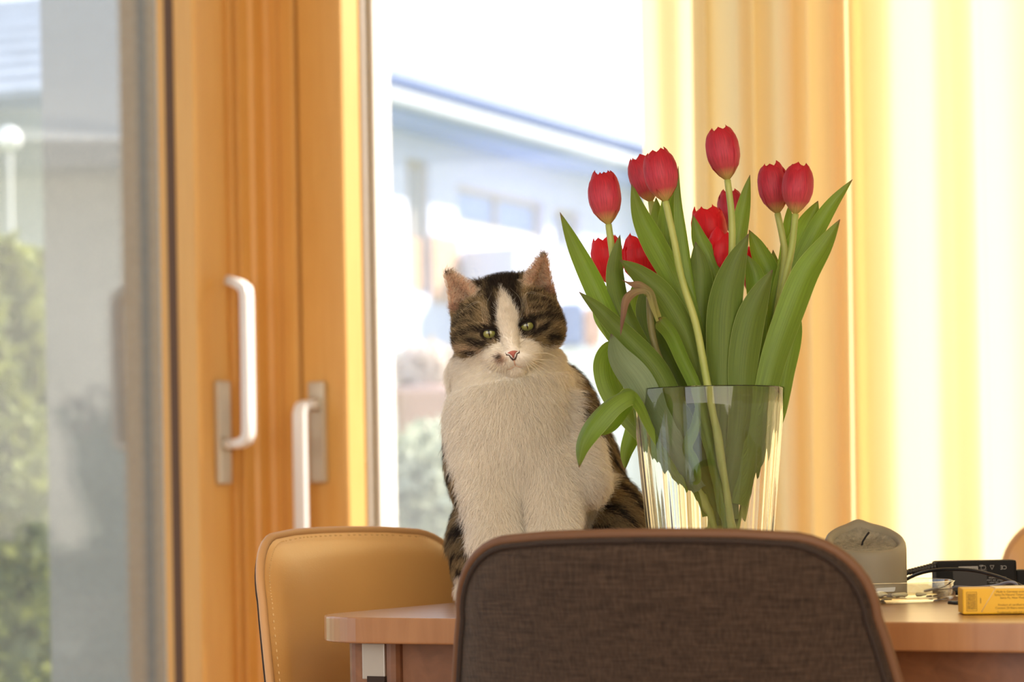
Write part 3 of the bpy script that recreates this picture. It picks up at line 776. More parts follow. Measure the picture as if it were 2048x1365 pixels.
def BT(txt, size, x, z, rot=False):
    flat_text('printed_text', txt, size, BX(Vector((x, -BD/2-.0002, z))), bxa, Vector((0, 0, 1)), M_brn, YB, rot)
BT('1', .0072, -BL/2+.0178, .0032, True)
x0 = -BL/2
for txt, dx_, z in (('Made in Germany under authority of', .0300, .0078), ('Santa Fe Natural Tobacco Company,', .0285, .0050), ('Santa Fe, New Mexico, USA', .0335, .0022), ('Product of certified tobaccos', .0315, -.0042), ('Content 20 filters natural leaf', .0290, -.0070), ('Trademarks with full rights', .0305, -.0110)):
    BT(txt, .0027, x0+dx_, z)
# ================================================================== tulips
def uv_mat(name, stops, streak=.25, trans=.35, rough=.45, tcol=None, streak_scale=14, spec=.4, edge=False):
    """colour runs along v; fine lengthwise streaks across u"""
    m = bpy.data.materials.new(name); m.use_nodes = True
    t = m.node_tree; p = t.nodes['Principled BSDF']; p.inputs['Roughness'].default_value = rough; p.inputs['Specular IOR Level'].default_value = spec
    uv = t.nodes.new('ShaderNodeUVMap'); sp = t.nodes.new('ShaderNodeSeparateXYZ'); t.links.new(uv.outputs[0], sp.inputs[0])
    r = t.nodes.new('ShaderNodeValToRGB'); els = r.color_ramp.elements
    els[0].position, els[0].color = stops[0][0], (*s2l(stops[0][1]), 1)
    els[1].position, els[1].color = stops[-1][0], (*s2l(stops[-1][1]), 1)
    for q, c in stops[1:-1]:
        e_ = els.new(q); e_.color = (*s2l(c), 1)
    mp = t.nodes.new('ShaderNodeMapping'); mp.inputs['Scale'].default_value = (streak_scale, 1.2, 1); t.links.new(uv.outputs[0], mp.inputs[0])
    n = t.nodes.new('ShaderNodeTexNoise'); n.inputs['Scale'].default_value = 3; n.inputs['Detail'].default_value = 3; t.links.new(mp.outputs[0], n.inputs['Vector'])
    ma = t.nodes.new('ShaderNodeMath'); ma.operation = 'MULTIPLY_ADD'; ma.inputs[1].default_value = .14; t.links.new(n.outputs['Fac'], ma.inputs[0])
    sb = t.nodes.new('ShaderNodeMath'); sb.operation = 'SUBTRACT'; sb.inputs[1].default_value = .07; t.links.new(sp.outputs['Y'], sb.inputs[0]); t.links.new(sb.outputs[0], ma.inputs[2])
    t.links.new(ma.outputs[0], r.inputs[0])
    mr = t.nodes.new('ShaderNodeMapRange'); mr.inputs['From Min'].default_value = .3; mr.inputs['From Max'].default_value = .7
    mr.inputs['To Min'].default_value = 1-streak; mr.inputs['To Max'].default_value = 1+streak*.6; t.links.new(n.outputs['Fac'], mr.inputs['Value'])
    mu = t.nodes.new('ShaderNodeMix'); mu.data_type = 'RGBA'; mu.blend_type = 'MULTIPLY'; mu.inputs[0].default_value = 1
    t.links.new(r.outputs[0], mu.inputs[6]); t.links.new(mr.outputs[0], mu.inputs[7])
    if edge:       # the pale margin of the blade
        ab = t.nodes.new('ShaderNodeMath'); ab.operation = 'SUBTRACT'; ab.inputs[1].default_value = .5; t.links.new(sp.outputs['X'], ab.inputs[0])
        a2 = t.nodes.new('ShaderNodeMath'); a2.operation = 'ABSOLUTE'; t.links.new(ab.outputs[0], a2.inputs[0])
        er = t.nodes.new('ShaderNodeMapRange'); er.inputs['From Min'].default_value = .482; er.inputs['From Max'].default_value = .5; er.inputs['To Max'].default_value = .55; t.links.new(a2.outputs[0], er.inputs['Value'])
        em = t.nodes.new('ShaderNodeMix'); em.data_type = 'RGBA'; t.links.new(er.outputs[0], em.inputs[0]); t.links.new(mu.outputs[2], em.inputs[6]); em.inputs[7].default_value = (*s2l((190, 200, 130)), 1); mu = em
    t.links.new(mu.outputs[2], p.inputs['Base Color'])
    tr = t.nodes.new('ShaderNodeBsdfTranslucent'); mx = t.nodes.new('ShaderNodeMixShader'); mx.inputs[0].default_value = trans
    if tcol:
        m2 = t.nodes.new('ShaderNodeMix'); m2.data_type = 'RGBA'; m2.blend_type = 'MULTIPLY'; m2.inputs[0].default_value = 1
        t.links.new(mu.outputs[2], m2.inputs[6]); m2.inputs[7].default_value = (*tcol, 1); t.links.new(m2.outputs[2], tr.inputs[0])
    else: t.links.new(mu.outputs[2], tr.inputs[0])
    bp = t.nodes.new('ShaderNodeBump'); bp.inputs['Strength'].default_value = .25; bp.inputs['Distance'].default_value = .0006
    t.links.new(n.outputs['Fac'], bp.inputs['Height']); t.links.new(bp.outputs[0], p.inputs['Normal'])
    t.links.new(p.outputs[0], mx.inputs[1]); t.links.new(tr.outputs[0], mx.inputs[2]); t.links.new(mx.outputs[0], t.nodes['Material Output'].inputs[0])
    return m
M_petP = uv_mat('pink_red_petal', [(0, (196, 190, 100)), (.10, (214, 170, 110)), (.24, (208, 84, 92)), (.5, (204, 66, 86)), (.75, (196, 44, 62)), (1, (190, 26, 42))], .3, .34, .5, (1.25, .9, .8))
M_petR = uv_mat('bright_red_petal', [(0, (200, 180, 80)), (.08, (226, 120, 80)), (.2, (222, 40, 52)), (1, (220, 28, 44))], .15, .45, .45, (1.3, .8, .7))
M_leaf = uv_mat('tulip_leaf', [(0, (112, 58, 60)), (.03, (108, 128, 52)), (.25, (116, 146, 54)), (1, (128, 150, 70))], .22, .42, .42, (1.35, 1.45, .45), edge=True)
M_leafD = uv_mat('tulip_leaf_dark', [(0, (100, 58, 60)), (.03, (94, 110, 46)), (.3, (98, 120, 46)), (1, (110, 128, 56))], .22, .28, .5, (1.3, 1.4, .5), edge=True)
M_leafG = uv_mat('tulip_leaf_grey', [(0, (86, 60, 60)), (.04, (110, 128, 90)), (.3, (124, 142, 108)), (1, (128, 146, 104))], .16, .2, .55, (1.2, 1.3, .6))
M_stem = mat('tulip_stem', (176, 184, 100), .45, c2=(156, 170, 84), vscale=30, trans=.15, var=.1)
M_wilt = uv_mat('withered_leaf', [(0, (120, 84, 70)), (.3, (150, 120, 90)), (.6, (140, 130, 84)), (1, (150, 150, 80))], .4, .3, .7)

def head(parent, b, t_, w, opened, seed, material):
    r = random.Random(seed)
    b = np.array(b); t_ = np.array(t_); ax_ = t_-b; Hh = np.linalg.norm(ax_); ax_ /= Hh
    e1 = np.cross(ax_, [0, 1, 0]); e1 /= np.linalg.norm(e1); e2 = np.cross(e1, ax_)
    R_ = w/2
    if opened: F = [(0, .16), (.12, .55), (.3, .86), (.55, 1.0), (.75, .97), (.9, .84), (1, .66)]
    else: F = [(0, .14), (.10, .46), (.25, .80), (.42, .98), (.55, 1.0), (.72, .97), (.87, .84), (.95, .68), (1, .50)]
    fx = [a for a, _ in F]; fy = [c for _, c in F]
    nu, nv = 14, 20
    a0 = r.random()*2
    for k in range(6):
        inner = k % 2
        th0 = a0+k*PI/3+r.uniform(-.12, .12); hk = (Hh*(1.0 if inner else (.93 if opened else .975))*(1+r.uniform(-.07 if opened else -.03, .02)))
        rs = (.91 if inner else 1)*(1+r.uniform(-.03, .03)); fm = math.radians(60 if opened else 66); dv = r.uniform(-.04, .04); ph = r.random()*6
        vs = []; uv = []
        for j in range(nv+1):
            v = (j/nv)
            half = fm*(min(1, .34+2.3*v)**.8)*(max(0, 1-v**(10 if opened else (14 if inner else 9))))**.55
            if j == nv: half = .03
            f = np.interp(v, fx, fy)
            for i in range(nu+1):
                u = i/nu*2-1
                th = th0+u*half
                rad = R_*rs*f*(1-.045*math.exp(-(u/.16)**2)*math.sin(PI*v)+(.05 if not opened else .0)*u*u*(v-.3)+.018*math.sin(u*5+ph+v*4))
                if opened: rad *= 1+.05*v*(1-u*u)
                hh = hk*(v+dv*v*(1-v)) - (Hh*(.06 if opened else .05)*abs(u)**2.2*v**3) + Hh*.012*math.sin(u*7+ph)*v**4
                p_ = b+ax_*hh+(e1*math.cos(th)+e2*math.sin(th))*rad
                vs.append(p_); uv.append((i/nu, v))
        fs = [(j*(nu+1)+i, j*(nu+1)+i+1, (j+1)*(nu+1)+i+1, (j+1)*(nu+1)+i) for j in range(nv) for i in range(nu)]
        obj('petal', mesh('petal', vs, fs, uv), material, parent)
def dpt(p, dd): return P(p[0], p[1], dd)
def stem(parent, pts, d0, seed, w0=6.6, w1=8.6):
    r = random.Random(seed); n = len(pts); out = []
    db = 2.385 if seed == 93 else 2.42+r.uniform(-.016, .016); dw = 2.375 if seed == 93 else 2.42+r.uniform(-.02, .02)
    for i, q in enumerate(pts):
        if q[1] < 1050: k = min(1, max(0, (q[1]-pts[0][1])/(1050-pts[0][1]))); d_ = d0+(dw-d0)*k
        else: d_ = db
        out.append(dpt(q, d_))
    out[-1].z = TZ+.020
    cv_ = catmull([tuple(v) for v in out], 46); rad = [(w0+(w1-w0)*i/45)/1998 for i in range(46)]
    tube('stem', cv_, rad, M_stem, parent, 10)
    return cv_
def leaf(parent, pts, w, d0, d1, tw0=0, tw1=0, material=None, tp=.42, fold=.22, nb=.55, dm=None, n=40, name='leaf', wav=0):
    material = material or M_leaf
    m_ = len(pts); ps = []
    for i, q in enumerate(pts):
        k = i/(m_-1); d_ = d0+(d1-d0)*k
        if dm is not None: d_ += dm*math.sin(PI*k)
        ps.append(tuple(dpt(q, d_)))
    c = catmull(ps, n); T = np.gradient(c, axis=0); T /= np.linalg.norm(T, axis=1)[:, None]
    nu = 8; vs = []; uv = []
    view = np.array([0, 1., 0])
    for i in range(n):
        k = i/(n-1)
        s_ = np.cross(T[i], view); s_ /= np.linalg.norm(s_)+1e-9; nrm = np.cross(s_, T[i])
        tw = math.radians(tw0+(tw1-tw0)*k)
        sd = s_*math.cos(tw)+nrm*math.sin(tw); nm = np.cross(sd, T[i])
        if k < tp: ww = math.sin(PI/2*k/tp)**.85
        else: ww = 1-(1-nb)*((k-tp)/(1-tp))**1.4
        ww = max(ww, .02)*w/2000/2
        for j in range(nu+1):
            u = j/nu*2-1
            z_ = fold*(abs(u)**1.5)*ww*2+wav*ww*math.sin(k*14)*u
            vs.append(c[i]+sd*u*ww+nm*z_); uv.append((j/nu, k))
    fs = [(i*(nu+1)+j, i*(nu+1)+j+1, (i+1)*(nu+1)+j+1, (i+1)*(nu+1)+j) for i in range(n-1) for j in range(nu)]
    return obj(name, mesh(name, vs, fs, uv), material, parent)

TU = {}
def tulip(k, base, top, w, d, opened, pts, label):
    R_ = root('tulip', (VXc, VYc, TZ+.012)); tag(R_, label, 'tulip', 'tulips in the glass vase')
    head(R_, dpt(base, d), dpt(top, d+.004*rnd.uniform(-1, 1)), w/FPX*d, opened, 40+k, M_petR if opened else M_petP)
    stem(R_, [base]+pts, d, 90+k)
    TU[k] = R_
tulip(1, (1217, 449), (1204, 341), 66, 2.395, 0, [(1224, 500), (1233, 560), (1262, 660), (1310, 780), (1365, 900), (1425, 1040), (1460, 1180)], 'red tulip farthest to the left, closed, upright beside the cat head')
tulip(2, (1302, 404), (1274, 311), 58, 2.47, 0, [(1312, 470), (1335, 560), (1362, 680), (1388, 790), (1408, 920), (1440, 1050), (1450, 1180)], 'closed red tulip half hidden behind the paler one at the upper left')
tulip(3, (1331, 403), (1312, 298), 68, 2.375, 0, [(1348, 480), (1364, 560), (1392, 650), (1413, 760), (1436, 880), (1462, 1050), (1480, 1180)], 'pale pinkish red tulip standing in front of another one, upper left of the bunch')
tulip(4, (1455, 360), (1438, 254), 69, 2.40, 0, [(1463, 430), (1464, 500), (1460, 570), (1452, 700), (1446, 800), (1440, 900), (1450, 1050), (1425, 1180)], 'tallest red tulip, closed, rising above the middle of the bunch')
tulip(5, (1555, 427), (1540, 324), 63, 2.44, 0, [(1566, 480), (1569, 515), (1556, 610), (1538, 720), (1518, 800), (1482, 920), (1455, 1050), (1400, 1180)], 'closed dark red tulip, the left one of the touching pair at the right')
tulip(6, (1591, 428), (1599, 327), 64, 2.40, 0, [(1583, 500), (1570, 560), (1552, 640), (1530, 780), (1514, 880), (1492, 1000), (1470, 1060), (1420, 1180)], 'closed dark red tulip, the right one of the touching pair at the right')
tulip(7, (1464, 466), (1459, 377), 54, 2.50, 0, [(1470, 560), (1476, 700), (1470, 800), (1450, 920), (1430, 1050), (1390, 1180)], 'small closed tulip half hidden behind the stem of the tallest one')
tulip(8, (1427, 522), (1411, 405), 72, 2.47, 1, [(1432, 600), (1426, 700), (1422, 800), (1430, 900), (1445, 1050), (1480, 1180)], 'bright red open tulip, upper one in the middle of the bunch')
tulip(9, (1439, 562), (1445, 455), 58, 2.435, 1, [(1445, 680), (1440, 800), (1434, 900), (1422, 1050), (1385, 1180)], 'bright red open tulip, lower one in the middle between two leaves')
tulip(10, (1226, 570), (1206, 468), 66, 2.47, 1, [(1247, 650), (1290, 750), (1345, 850), (1400, 960), (1440, 1070), (1475, 1180)], 'bright red open tulip low on the left, behind the leftmost stem')
tulip(11, (1290, 568), (1283, 466), 84, 2.45, 1, [(1310, 650), (1345, 760), (1385, 860), (1420, 960), (1456, 1060), (1450, 1180)], 'wide bright red open tulip low in the left half of the bunch')
tulip(12, (1506, 592), (1518, 488), 56, 2.49, 1, [(1514, 700), (1500, 800), (1472, 900), (1450, 1000), (1410, 1180)], 'bright red tulip mostly hidden behind leaves at the right')

BASE = [(1415, 900), (1440, 1050)]
def LF(k, pts, w, d0, d1, *a, **kw): return leaf(TU[k], pts, w, d0, d1, *a, **kw)
# owner, tip -> base
LF(1, [(1120, 425), (1150, 490), (1185, 560), (1222, 640), (1262, 720), (1310, 810), (1360, 900), (1420, 1030)], 45, 2.37, 2.41, 10, 10, tp=.34)
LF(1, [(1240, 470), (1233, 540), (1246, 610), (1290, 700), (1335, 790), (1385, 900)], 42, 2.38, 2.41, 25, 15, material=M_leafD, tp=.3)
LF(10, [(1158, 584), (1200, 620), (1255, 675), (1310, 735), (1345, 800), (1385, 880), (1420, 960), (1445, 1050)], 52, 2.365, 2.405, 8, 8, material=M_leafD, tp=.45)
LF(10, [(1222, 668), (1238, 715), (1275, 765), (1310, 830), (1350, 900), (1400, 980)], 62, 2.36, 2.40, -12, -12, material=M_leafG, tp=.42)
LF(10, [(1250, 712), (1228, 700), (1216, 730), (1224, 775), (1250, 820), (1300, 880), (1370, 960)], 56, 2.47, 2.43, 20, 10, tp=.36)
LF(10, [(1200, 590), (1205, 620), (1228, 660), (1270, 720), (1320, 800)], 48, 2.49, 2.44, 0, 0, tp=.35)
# leaves hanging over the rim
LF(11, [(1158, 936), (1163, 890), (1185, 845), (1222, 803), (1262, 784), (1286, 806), (1315, 870), (1380, 980)], 50, 2.325, 2.40, 15, 75, tp=.36, dm=-.03, fold=.35, nb=.4)
LF(11, [(1202, 872), (1225, 850), (1250, 815), (1272, 792), (1298, 830), (1370, 940)], 46, 2.37, 2.42, -30, -20, tp=.35, dm=-.01, fold=.3)
LF(2, [(1250, 940), (1252, 905), (1264, 868), (1280, 815), (1290, 778), (1315, 800), (1380, 900)], 36, 2.50, 2.44, 10, 10, tp=.36, dm=.03)
# left middle
LF(2, [(1263, 368), (1282, 430), (1312, 490), (1345, 550), (1385, 640), (1405, 740), (1425, 860)], 50, 2.375, 2.41, 6, 10, tp=.36)
LF(3, [(1357, 332), (1362, 400), (1372, 470), (1385, 560), (1402, 660), (1418, 780), (1440, 900)], 34, 2.40, 2.405, 50, 30, tp=.4, fold=.4)
LF(3, [(1344, 310), (1340, 400), (1335, 470), (1350, 560), (1380, 660), (1410, 800)], 40, 2.42, 2.42, 0, 0, tp=.36)
LF(2, [(1312, 395), (1318, 450), (1338, 520), (1362, 600), (1385, 700)], 42, 2.44, 2.42, 0, 0, tp=.4)
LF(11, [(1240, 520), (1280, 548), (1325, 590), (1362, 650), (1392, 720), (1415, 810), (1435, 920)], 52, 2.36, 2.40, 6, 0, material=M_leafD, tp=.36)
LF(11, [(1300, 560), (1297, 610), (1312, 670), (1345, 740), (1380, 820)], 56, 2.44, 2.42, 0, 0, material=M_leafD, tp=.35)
LF(11, [(1270, 560), (1275, 620), (1300, 700), (1340, 790), (1390, 900)], 50, 2.46, 2.43, 0, 0, tp=.35)
LF(8, [(1318, 637), (1344, 668), (1368, 720), (1395, 780), (1412, 850), (1440, 980), (1462, 1090)], 30, 2.355, 2.385, 10, 10, tp=.05, nb=.6, fold=.4)
# centre
LF(8, [(1386, 430), (1398, 475), (1418, 520), (1440, 580), (1446, 660), (1440, 780)], 40, 2.42, 2.42, 0, 0, tp=.4)
LF(9, [(1391, 484), (1400, 540), (1402, 620), (1404, 720), (1420, 820), (1440, 940)], 56, 2.40, 2.41, 0, 0, material=M_leafD, tp=.36)
LF(9, [(1497, 468), (1470, 528), (1452, 600), (1447, 690), (1448, 780), (1446, 880), (1460, 1040)], 70, 2.37, 2.395, -6, 0, material=M_leafD, tp=.42, nb=.5)
LF(4, [(1500, 350), (1490, 410), (1478, 480), (1470, 560), (1465, 680), (1460, 800)], 36, 2.43, 2.42, 20, 0, tp=.35)
LF(7, [(1498, 460), (1518, 500), (1540, 555), (1535, 640), (1520, 740), (1500, 860), (1470, 980)], 44, 2.45, 2.43, 0, 0, tp=.3)
LF(12, [(1494, 510), (1512, 560), (1516, 640), (1506, 760), (1485, 900)], 42, 2.42, 2.42, 0, 0, tp=.3)
LF(12, [(1545, 540), (1520, 590), (1500, 650), (1488, 730), (1486, 800), (1478, 880), (1452, 1000)], 62, 2.365, 2.39, 4, 4, material=M_leafD, tp=.4)
# right
LF(6, [(1705, 359), (1665, 410), (1632, 465), (1600, 530), (1575, 610), (1550, 720), (1530, 830)], 38, 2.43, 2.43, 12, 10, tp=.34)
LF(6, [(1680, 439), (1650, 490), (1612, 550), (1580, 630), (1552, 710), (1532, 790), (1510, 880), (1478, 1010)], 58, 2.36, 2.39, 8, 5, tp=.38)
LF(5, [(1636, 402), (1618, 445), (1594, 500), (1572, 560), (1552, 640), (1530, 760)], 52, 2.44, 2.43, 0, 0, tp=.34)
LF(5, [(1578, 410), (1577, 450), (1568, 520), (1545, 600), (1520, 720)], 24, 2.46, 2.44, 0, 0, tp=.35)
LF(5, [(1590, 600), (1586, 660), (1570, 740), (1556, 810), (1520, 900), (1480, 1010)], 44, 2.40, 2.41, 0, 0, tp=.3)
LF(6, [(1560, 690), (1562, 750), (1548, 830), (1520, 900), (1470, 1000)], 50, 2.44, 2.43, 0, 0, tp=.35)
LF(12, [(1546, 500), (1552, 560), (1545, 640), (1525, 740), (1500, 850), (1470, 960)], 40, 2.46, 2.43, 0, 0, tp=.3)
# behind, filling the bunch
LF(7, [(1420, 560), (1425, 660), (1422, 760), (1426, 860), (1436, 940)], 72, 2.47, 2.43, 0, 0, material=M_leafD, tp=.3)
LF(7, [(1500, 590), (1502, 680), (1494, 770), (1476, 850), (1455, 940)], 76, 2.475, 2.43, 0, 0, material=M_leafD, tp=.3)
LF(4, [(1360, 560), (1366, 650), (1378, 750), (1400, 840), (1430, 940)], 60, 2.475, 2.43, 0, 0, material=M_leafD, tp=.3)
# twisted leaf inside the vase
LF(3, [(1378, 965), (1392, 960), (1384, 925), (1372, 895), (1390, 850), (1398, 800), (1385, 740)], 26, 2.37, 2.39, 70, 0, tp=.3, dm=-.01)
# broken stem with its withered hanging tip
WT = root('withered_tulip', (VXc, VYc, TZ+.012)); tag(WT, 'broken stem with a brown withered tip hanging over at the left of the bunch', 'tulip')
leaf(WT, [(1241, 672), (1246, 630), (1251, 598), (1268, 581), (1290, 578), (1303, 588), (1309, 612), (1318, 642)], 17, 2.345, 2.355, 0, 60, M_wilt, tp=.35, nb=.6, fold=.5, name='withered_leaf', wav=.2)
leaf(WT, [(1244, 560), (1262, 566), (1282, 570), (1300, 584), (1308, 610), (1316, 636)], 16, 2.35, 2.36, 40, -20, M_wilt, tp=.5, nb=.7, fold=.4, name='withered_leaf', wav=.4)
cv_ = catmull([tuple(P(*q)) for q in ((1299, 590, 2.40), (1302, 650, 2.40), (1314, 705, 2.40), (1340, 770, 2.40), (1380, 870, 2.41), (1430, 1040, 2.42))], 40); cv_ = list(cv_)+[tuple(Vector((VXc+.02, VYc+.01, TZ+.02)))]
tube('stem', cv_, .0036, mat('brownish_stem', (138, 132, 80), .5, var=.2, vscale=40), WT, 10)
# ================================================================== the cat
CAT_D = 2.55
hq = CAT_D/FPX                    # size of one photo pixel at the head, metres
ti = math.radians(10.3)
def imgvec(ix, iup): return np.array([ix*CR+iup*SR, 0, -ix*SR+iup*CR])
HA = imgvec(math.cos(ti), math.sin(ti)); HB = -imgvec(-math.sin(ti), math.cos(ti)); HW = np.array([0, -1., 0])
HO = np.array(P(1016, 657, CAT_D))-HW*0
def HP(a, b, w=0): return HO+hq*(a*HA+b*HB+w*HW)
HM = np.array([HA, HB, HW])       # rows: head axes
h = .0018
gmin = np.array([-.15, 2.36, TZ-.004]); gmax = np.array([.24, 3.0, 1.13])
dims = np.ceil((gmax-gmin)/h).astype(int)
F = np.full(dims, .5, dtype=np.float32)
def block(c, R):
    lo = np.maximum(((c-R-gmin)/h).astype(int), 0); hi = np.minimum(((c+R-gmin)/h).astype(int)+2, dims)
    if (hi <= lo).any(): return None
    sl = tuple(slice(a, b) for a, b in zip(lo, hi))
    ax_ = [gmin[i]+h*np.arange(lo[i], hi[i]) for i in range(3)]
    X = np.stack(np.meshgrid(*ax_, indexing='ij'), -1).astype(np.float32)
    return sl, X
def put(sl, d, k, sub=False):
    f = F[sl]
    if sub:
        d = -d; hh_ = np.clip(.5-.5*(f-d)/k, 0, 1); F[sl] = f*(1-hh_)+d*hh_+k*hh_*(1-hh_)
    else:
        hh_ = np.clip(.5+.5*(f-d)/k, 0, 1); F[sl] = f*(1-hh_)+d*hh_-k*hh_*(1-hh_)
def ell(c, r, k=.012, R=None, sub=False):
    c = np.array(c, dtype=float); r = np.array(r, dtype=float); B_ = block(c, r.max()+k*1.5+.004)
    if B_ is None: return
    sl, X = B_; q = X-c
    if R is not None: q = q@np.asarray(R).T
    k0 = np.linalg.norm(q/r, axis=-1); k1 = np.linalg.norm(q/(r*r), axis=-1)+1e-9
    put(sl, (k0*(k0-1)/k1).astype(np.float32), k, sub)
def hell(a, b, w, r, k=8, sub=False): ell(HP(a, b, w), np.array(r)*hq, k*hq, HM, sub)
def cone(p0, p1, r0, r1, k=.012, sub=False, flat=None):
    p0 = np.array(p0, dtype=float); p1 = np.array(p1, dtype=float); c = (p0+p1)/2; B_ = block(c, np.linalg.norm(p1-p0)/2+max(r0, r1)+k*1.5+.004)
    if B_ is None: return
    sl, X = B_; ba = p1-p0; q = X-p0; t_ = np.clip((q@ba)/(ba@ba), 0, 1)
    v = q-t_[..., None]*ba
    if flat is not None:
        ax_, s_ = flat; ax_ = np.array(ax_)/np.linalg.norm(ax_); v = v+(v@ax_)[..., None]*ax_*(1/s_-1)
    d = np.linalg.norm(v, axis=-1)-(r0+(r1-r0)*t_)
    if flat is not None: d = d*.7
    put(sl, d.astype(np.float32), k, sub)
def Q(px, py, d): return np.array(P(px, py, d))
# trunk
ell(Q(1120, 1075, 2.80), (.088, .105, .095), .03)            # rump
ell(Q(1112, 960, 2.76), (.070, .085, .085), .03)             # back
ell(Q(1098, 850, 2.70), (.052, .065, .065), .03)             # shoulders
ell(Q(1022, 800, 2.61), (.057, .060, .062), .03)             # neck and upper chest
ell(Q(1020, 880, 2.59), (.062, .060, .066), .03)
ell(Q(1030, 960, 2.60), (.062, .058, .060), .03)
ell(Q(1018, 745, 2.62), (.061, .055, .042), .02)
cone(Q(1145, 830, 2.60), Q(1160, 960, 2.57), .022, .027, .02)   # shoulder on the right
cone(Q(952, 840, 2.60), Q(972, 960, 2.58), .022, .024, .02)
# front legs
for x0, x1, x2 in ((978, 992, 990), (1100, 1105, 1106)):
    cone(Q(x0, 950, 2.565), Q(x1, 1090, 2.53), .033, .022, .012)
    cone(Q(x1, 1090, 2.53), Q(x2, 1176, 2.515), .022, .017, .01)
    c = Q(x2, 1195, 2.505); c[2] = TZ+.010; c[1] = 2.495
    ell(c, (.019, .028, .013), .008)
    for q in (-1.5, -.5, .5, 1.5):
        ell(c+np.array([q*.0085, -.020+.002*abs(q), -.001]), (.0062, .011, .0085), .003)
# haunches and hind paws
ell(Q(970, 1110, 2.72), (.038, .075, .068), .02); ell(Q(1218, 1095, 2.67), (.044, .08, .074), .02)
for px_, s_ in ((948, 1), (1225, -1)):
    c = Q(px_, 1190, 2.63); c[2] = TZ+.012; ell(c, (.019, .042, .014), .01)
# tail laid round on the table
tp_ = [Q(1190, 1150, 2.90), Q(1270, 1180, 2.88), Q(1310, 1180, 2.80), Q(1308, 1190, 2.72), Q(1280, 1195, 2.66)]
for i in range(4):
    a_, b2 = tp_[i].copy(), tp_[i+1].copy(); a_[2] = TZ+.02; b2[2] = TZ+.018; cone(a_, b2, .017-.001*i, .016-.001*i, .008)
# head, in photo pixels round the point between the eyes
hell(0, -34, -76, (101, 68, 88), 8)
hell(0, -10, -40, (78, 62, 44), 12)
for s_ in (-1, 1):
    hell(s_*60, 4, -54, (50, 56, 58), 20)
    hell(s_*36, -22, -18, (28, 20, 22), 14)
    hell(s_*40, 24, -8, (26, 18, 22), 14)
hell(0, 50, -40, (62, 42, 60), 14)
cone(HP(0, -30, -4), HP(0, 44, 32), 20*hq, 13*hq, 14*hq)
for s_ in (-1, 1):
    hell(s_*19, 64, 22, (25, 18, 24), 10)
    hell(s_*30, 56, 6, (26, 20, 26), 12)
hell(0, 84, 12, (20, 13, 18), 10)
hell(0, 50, 40, (12, 9, 8), 6)
# ears
for s_ in (-1, 1):
    b0 = HP(s_*66, -64, -66); b1 = HP(s_*99, -136, -50)
    axn = HW*.86+HA*s_*.45; axn /= np.linalg.norm(axn)
    cone(b0, b1, 43*hq, 7*hq, 14*hq, flat=(axn, .42))
for s_ in (-1, 1):
    axn = HW*.86+HA*s_*.45; axn /= np.linalg.norm(axn)
    b0 = HP(s_*71, -62, -66)+axn*hq*15; b1 = HP(s_*97, -128, -50)+axn*hq*6
    cone(b0, b1, 30*hq, 5*hq, 4*hq, sub=True, flat=(axn, .55))
# eyes: lids round the balls, almond openings
EYES = [(-39, 2), (38.5, 1)]
ER = 20.5
for (ea, eb), s_ in zip(EYES, (-1, 1)):
    hell(ea, eb, -13, (23.5, 23.5, 23.5), 8)
for (ea, eb), s_ in zip(EYES, (-1, 1)):
    hell(ea, eb+3, 14, (17, 10.5, 16), 2, sub=True)
# surface nets
def surface_nets(F, gmin, h):
    s = F < 0
    nx_, ny_, nz_ = F.shape
    def c8(A):
        for i in (0, 1):
            for j in (0, 1):
                for k in (0, 1):
                    yield A[i:nx_-1+i, j:ny_-1+j, k:nz_-1+k], (i, j, k)
    cnt = np.zeros((nx_-1, ny_-1, nz_-1), dtype=np.int8)
    for A, _ in c8(s): cnt += A
    act = (cnt > 0) & (cnt < 8)
    idx = np.argwhere(act); vid = np.full(act.shape, -1, dtype=np.int64); vid[act] = np.arange(len(idx))
    acc = np.zeros((len(idx), 3)); num = np.zeros(len(idx))
    I, J, K = idx.T
    corners = [(i, j, k) for i in (0, 1) for j in (0, 1) for k in (0, 1)]
    val = {c: F[I+c[0], J+c[1], K+c[2]] for c in corners}
    for c in corners:
        for ax_ in range(3):
            if c[ax_] == 0:
                c2_ = list(c); c2_[ax_] = 1; c2_ = tuple(c2_)
                a, b = val[c], val[c2_]; m_ = (a < 0) != (b < 0)
                t_ = a[m_]/(a[m_]-b[m_]); p_ = np.tile(np.array(c, dtype=float), (m_.sum(), 1)); p_[:, ax_] += t_
                acc[m_] += p_; num[m_] += 1
    V_ = gmin+h*(idx+acc/num[:, None])
    faces = []
    for ax_, (u, v) in ((0, (1, 2)), (1, (2, 0)), (2, (0, 1))):
        a = np.take(s, range(0, s.shape[ax_]-1), ax_); b = np.take(s, range(1, s.shape[ax_]), ax_)
        e_ = np.argwhere(a != b); sg = a[tuple(e_.T)]
        ok = (e_[:, u] > 0) & (e_[:, v] > 0) & (e_[:, u] < s.shape[u]-1) & (e_[:, v] < s.shape[v]-1)
        e_, sg = e_[ok], sg[ok]
        du = np.zeros(3, dtype=int); du[u] = 1; dv = np.zeros(3, dtype=int); dv[v] = 1
        q = [vid[tuple((e_-x).T)] for x in (du+dv, dv, 0*du, du)]
        q = np.stack(q, 1); q[~sg] = q[~sg][:, ::-1]; faces.append(q)
    return V_, np.concatenate(faces)
CV, CF = surface_nets(F, gmin, h)
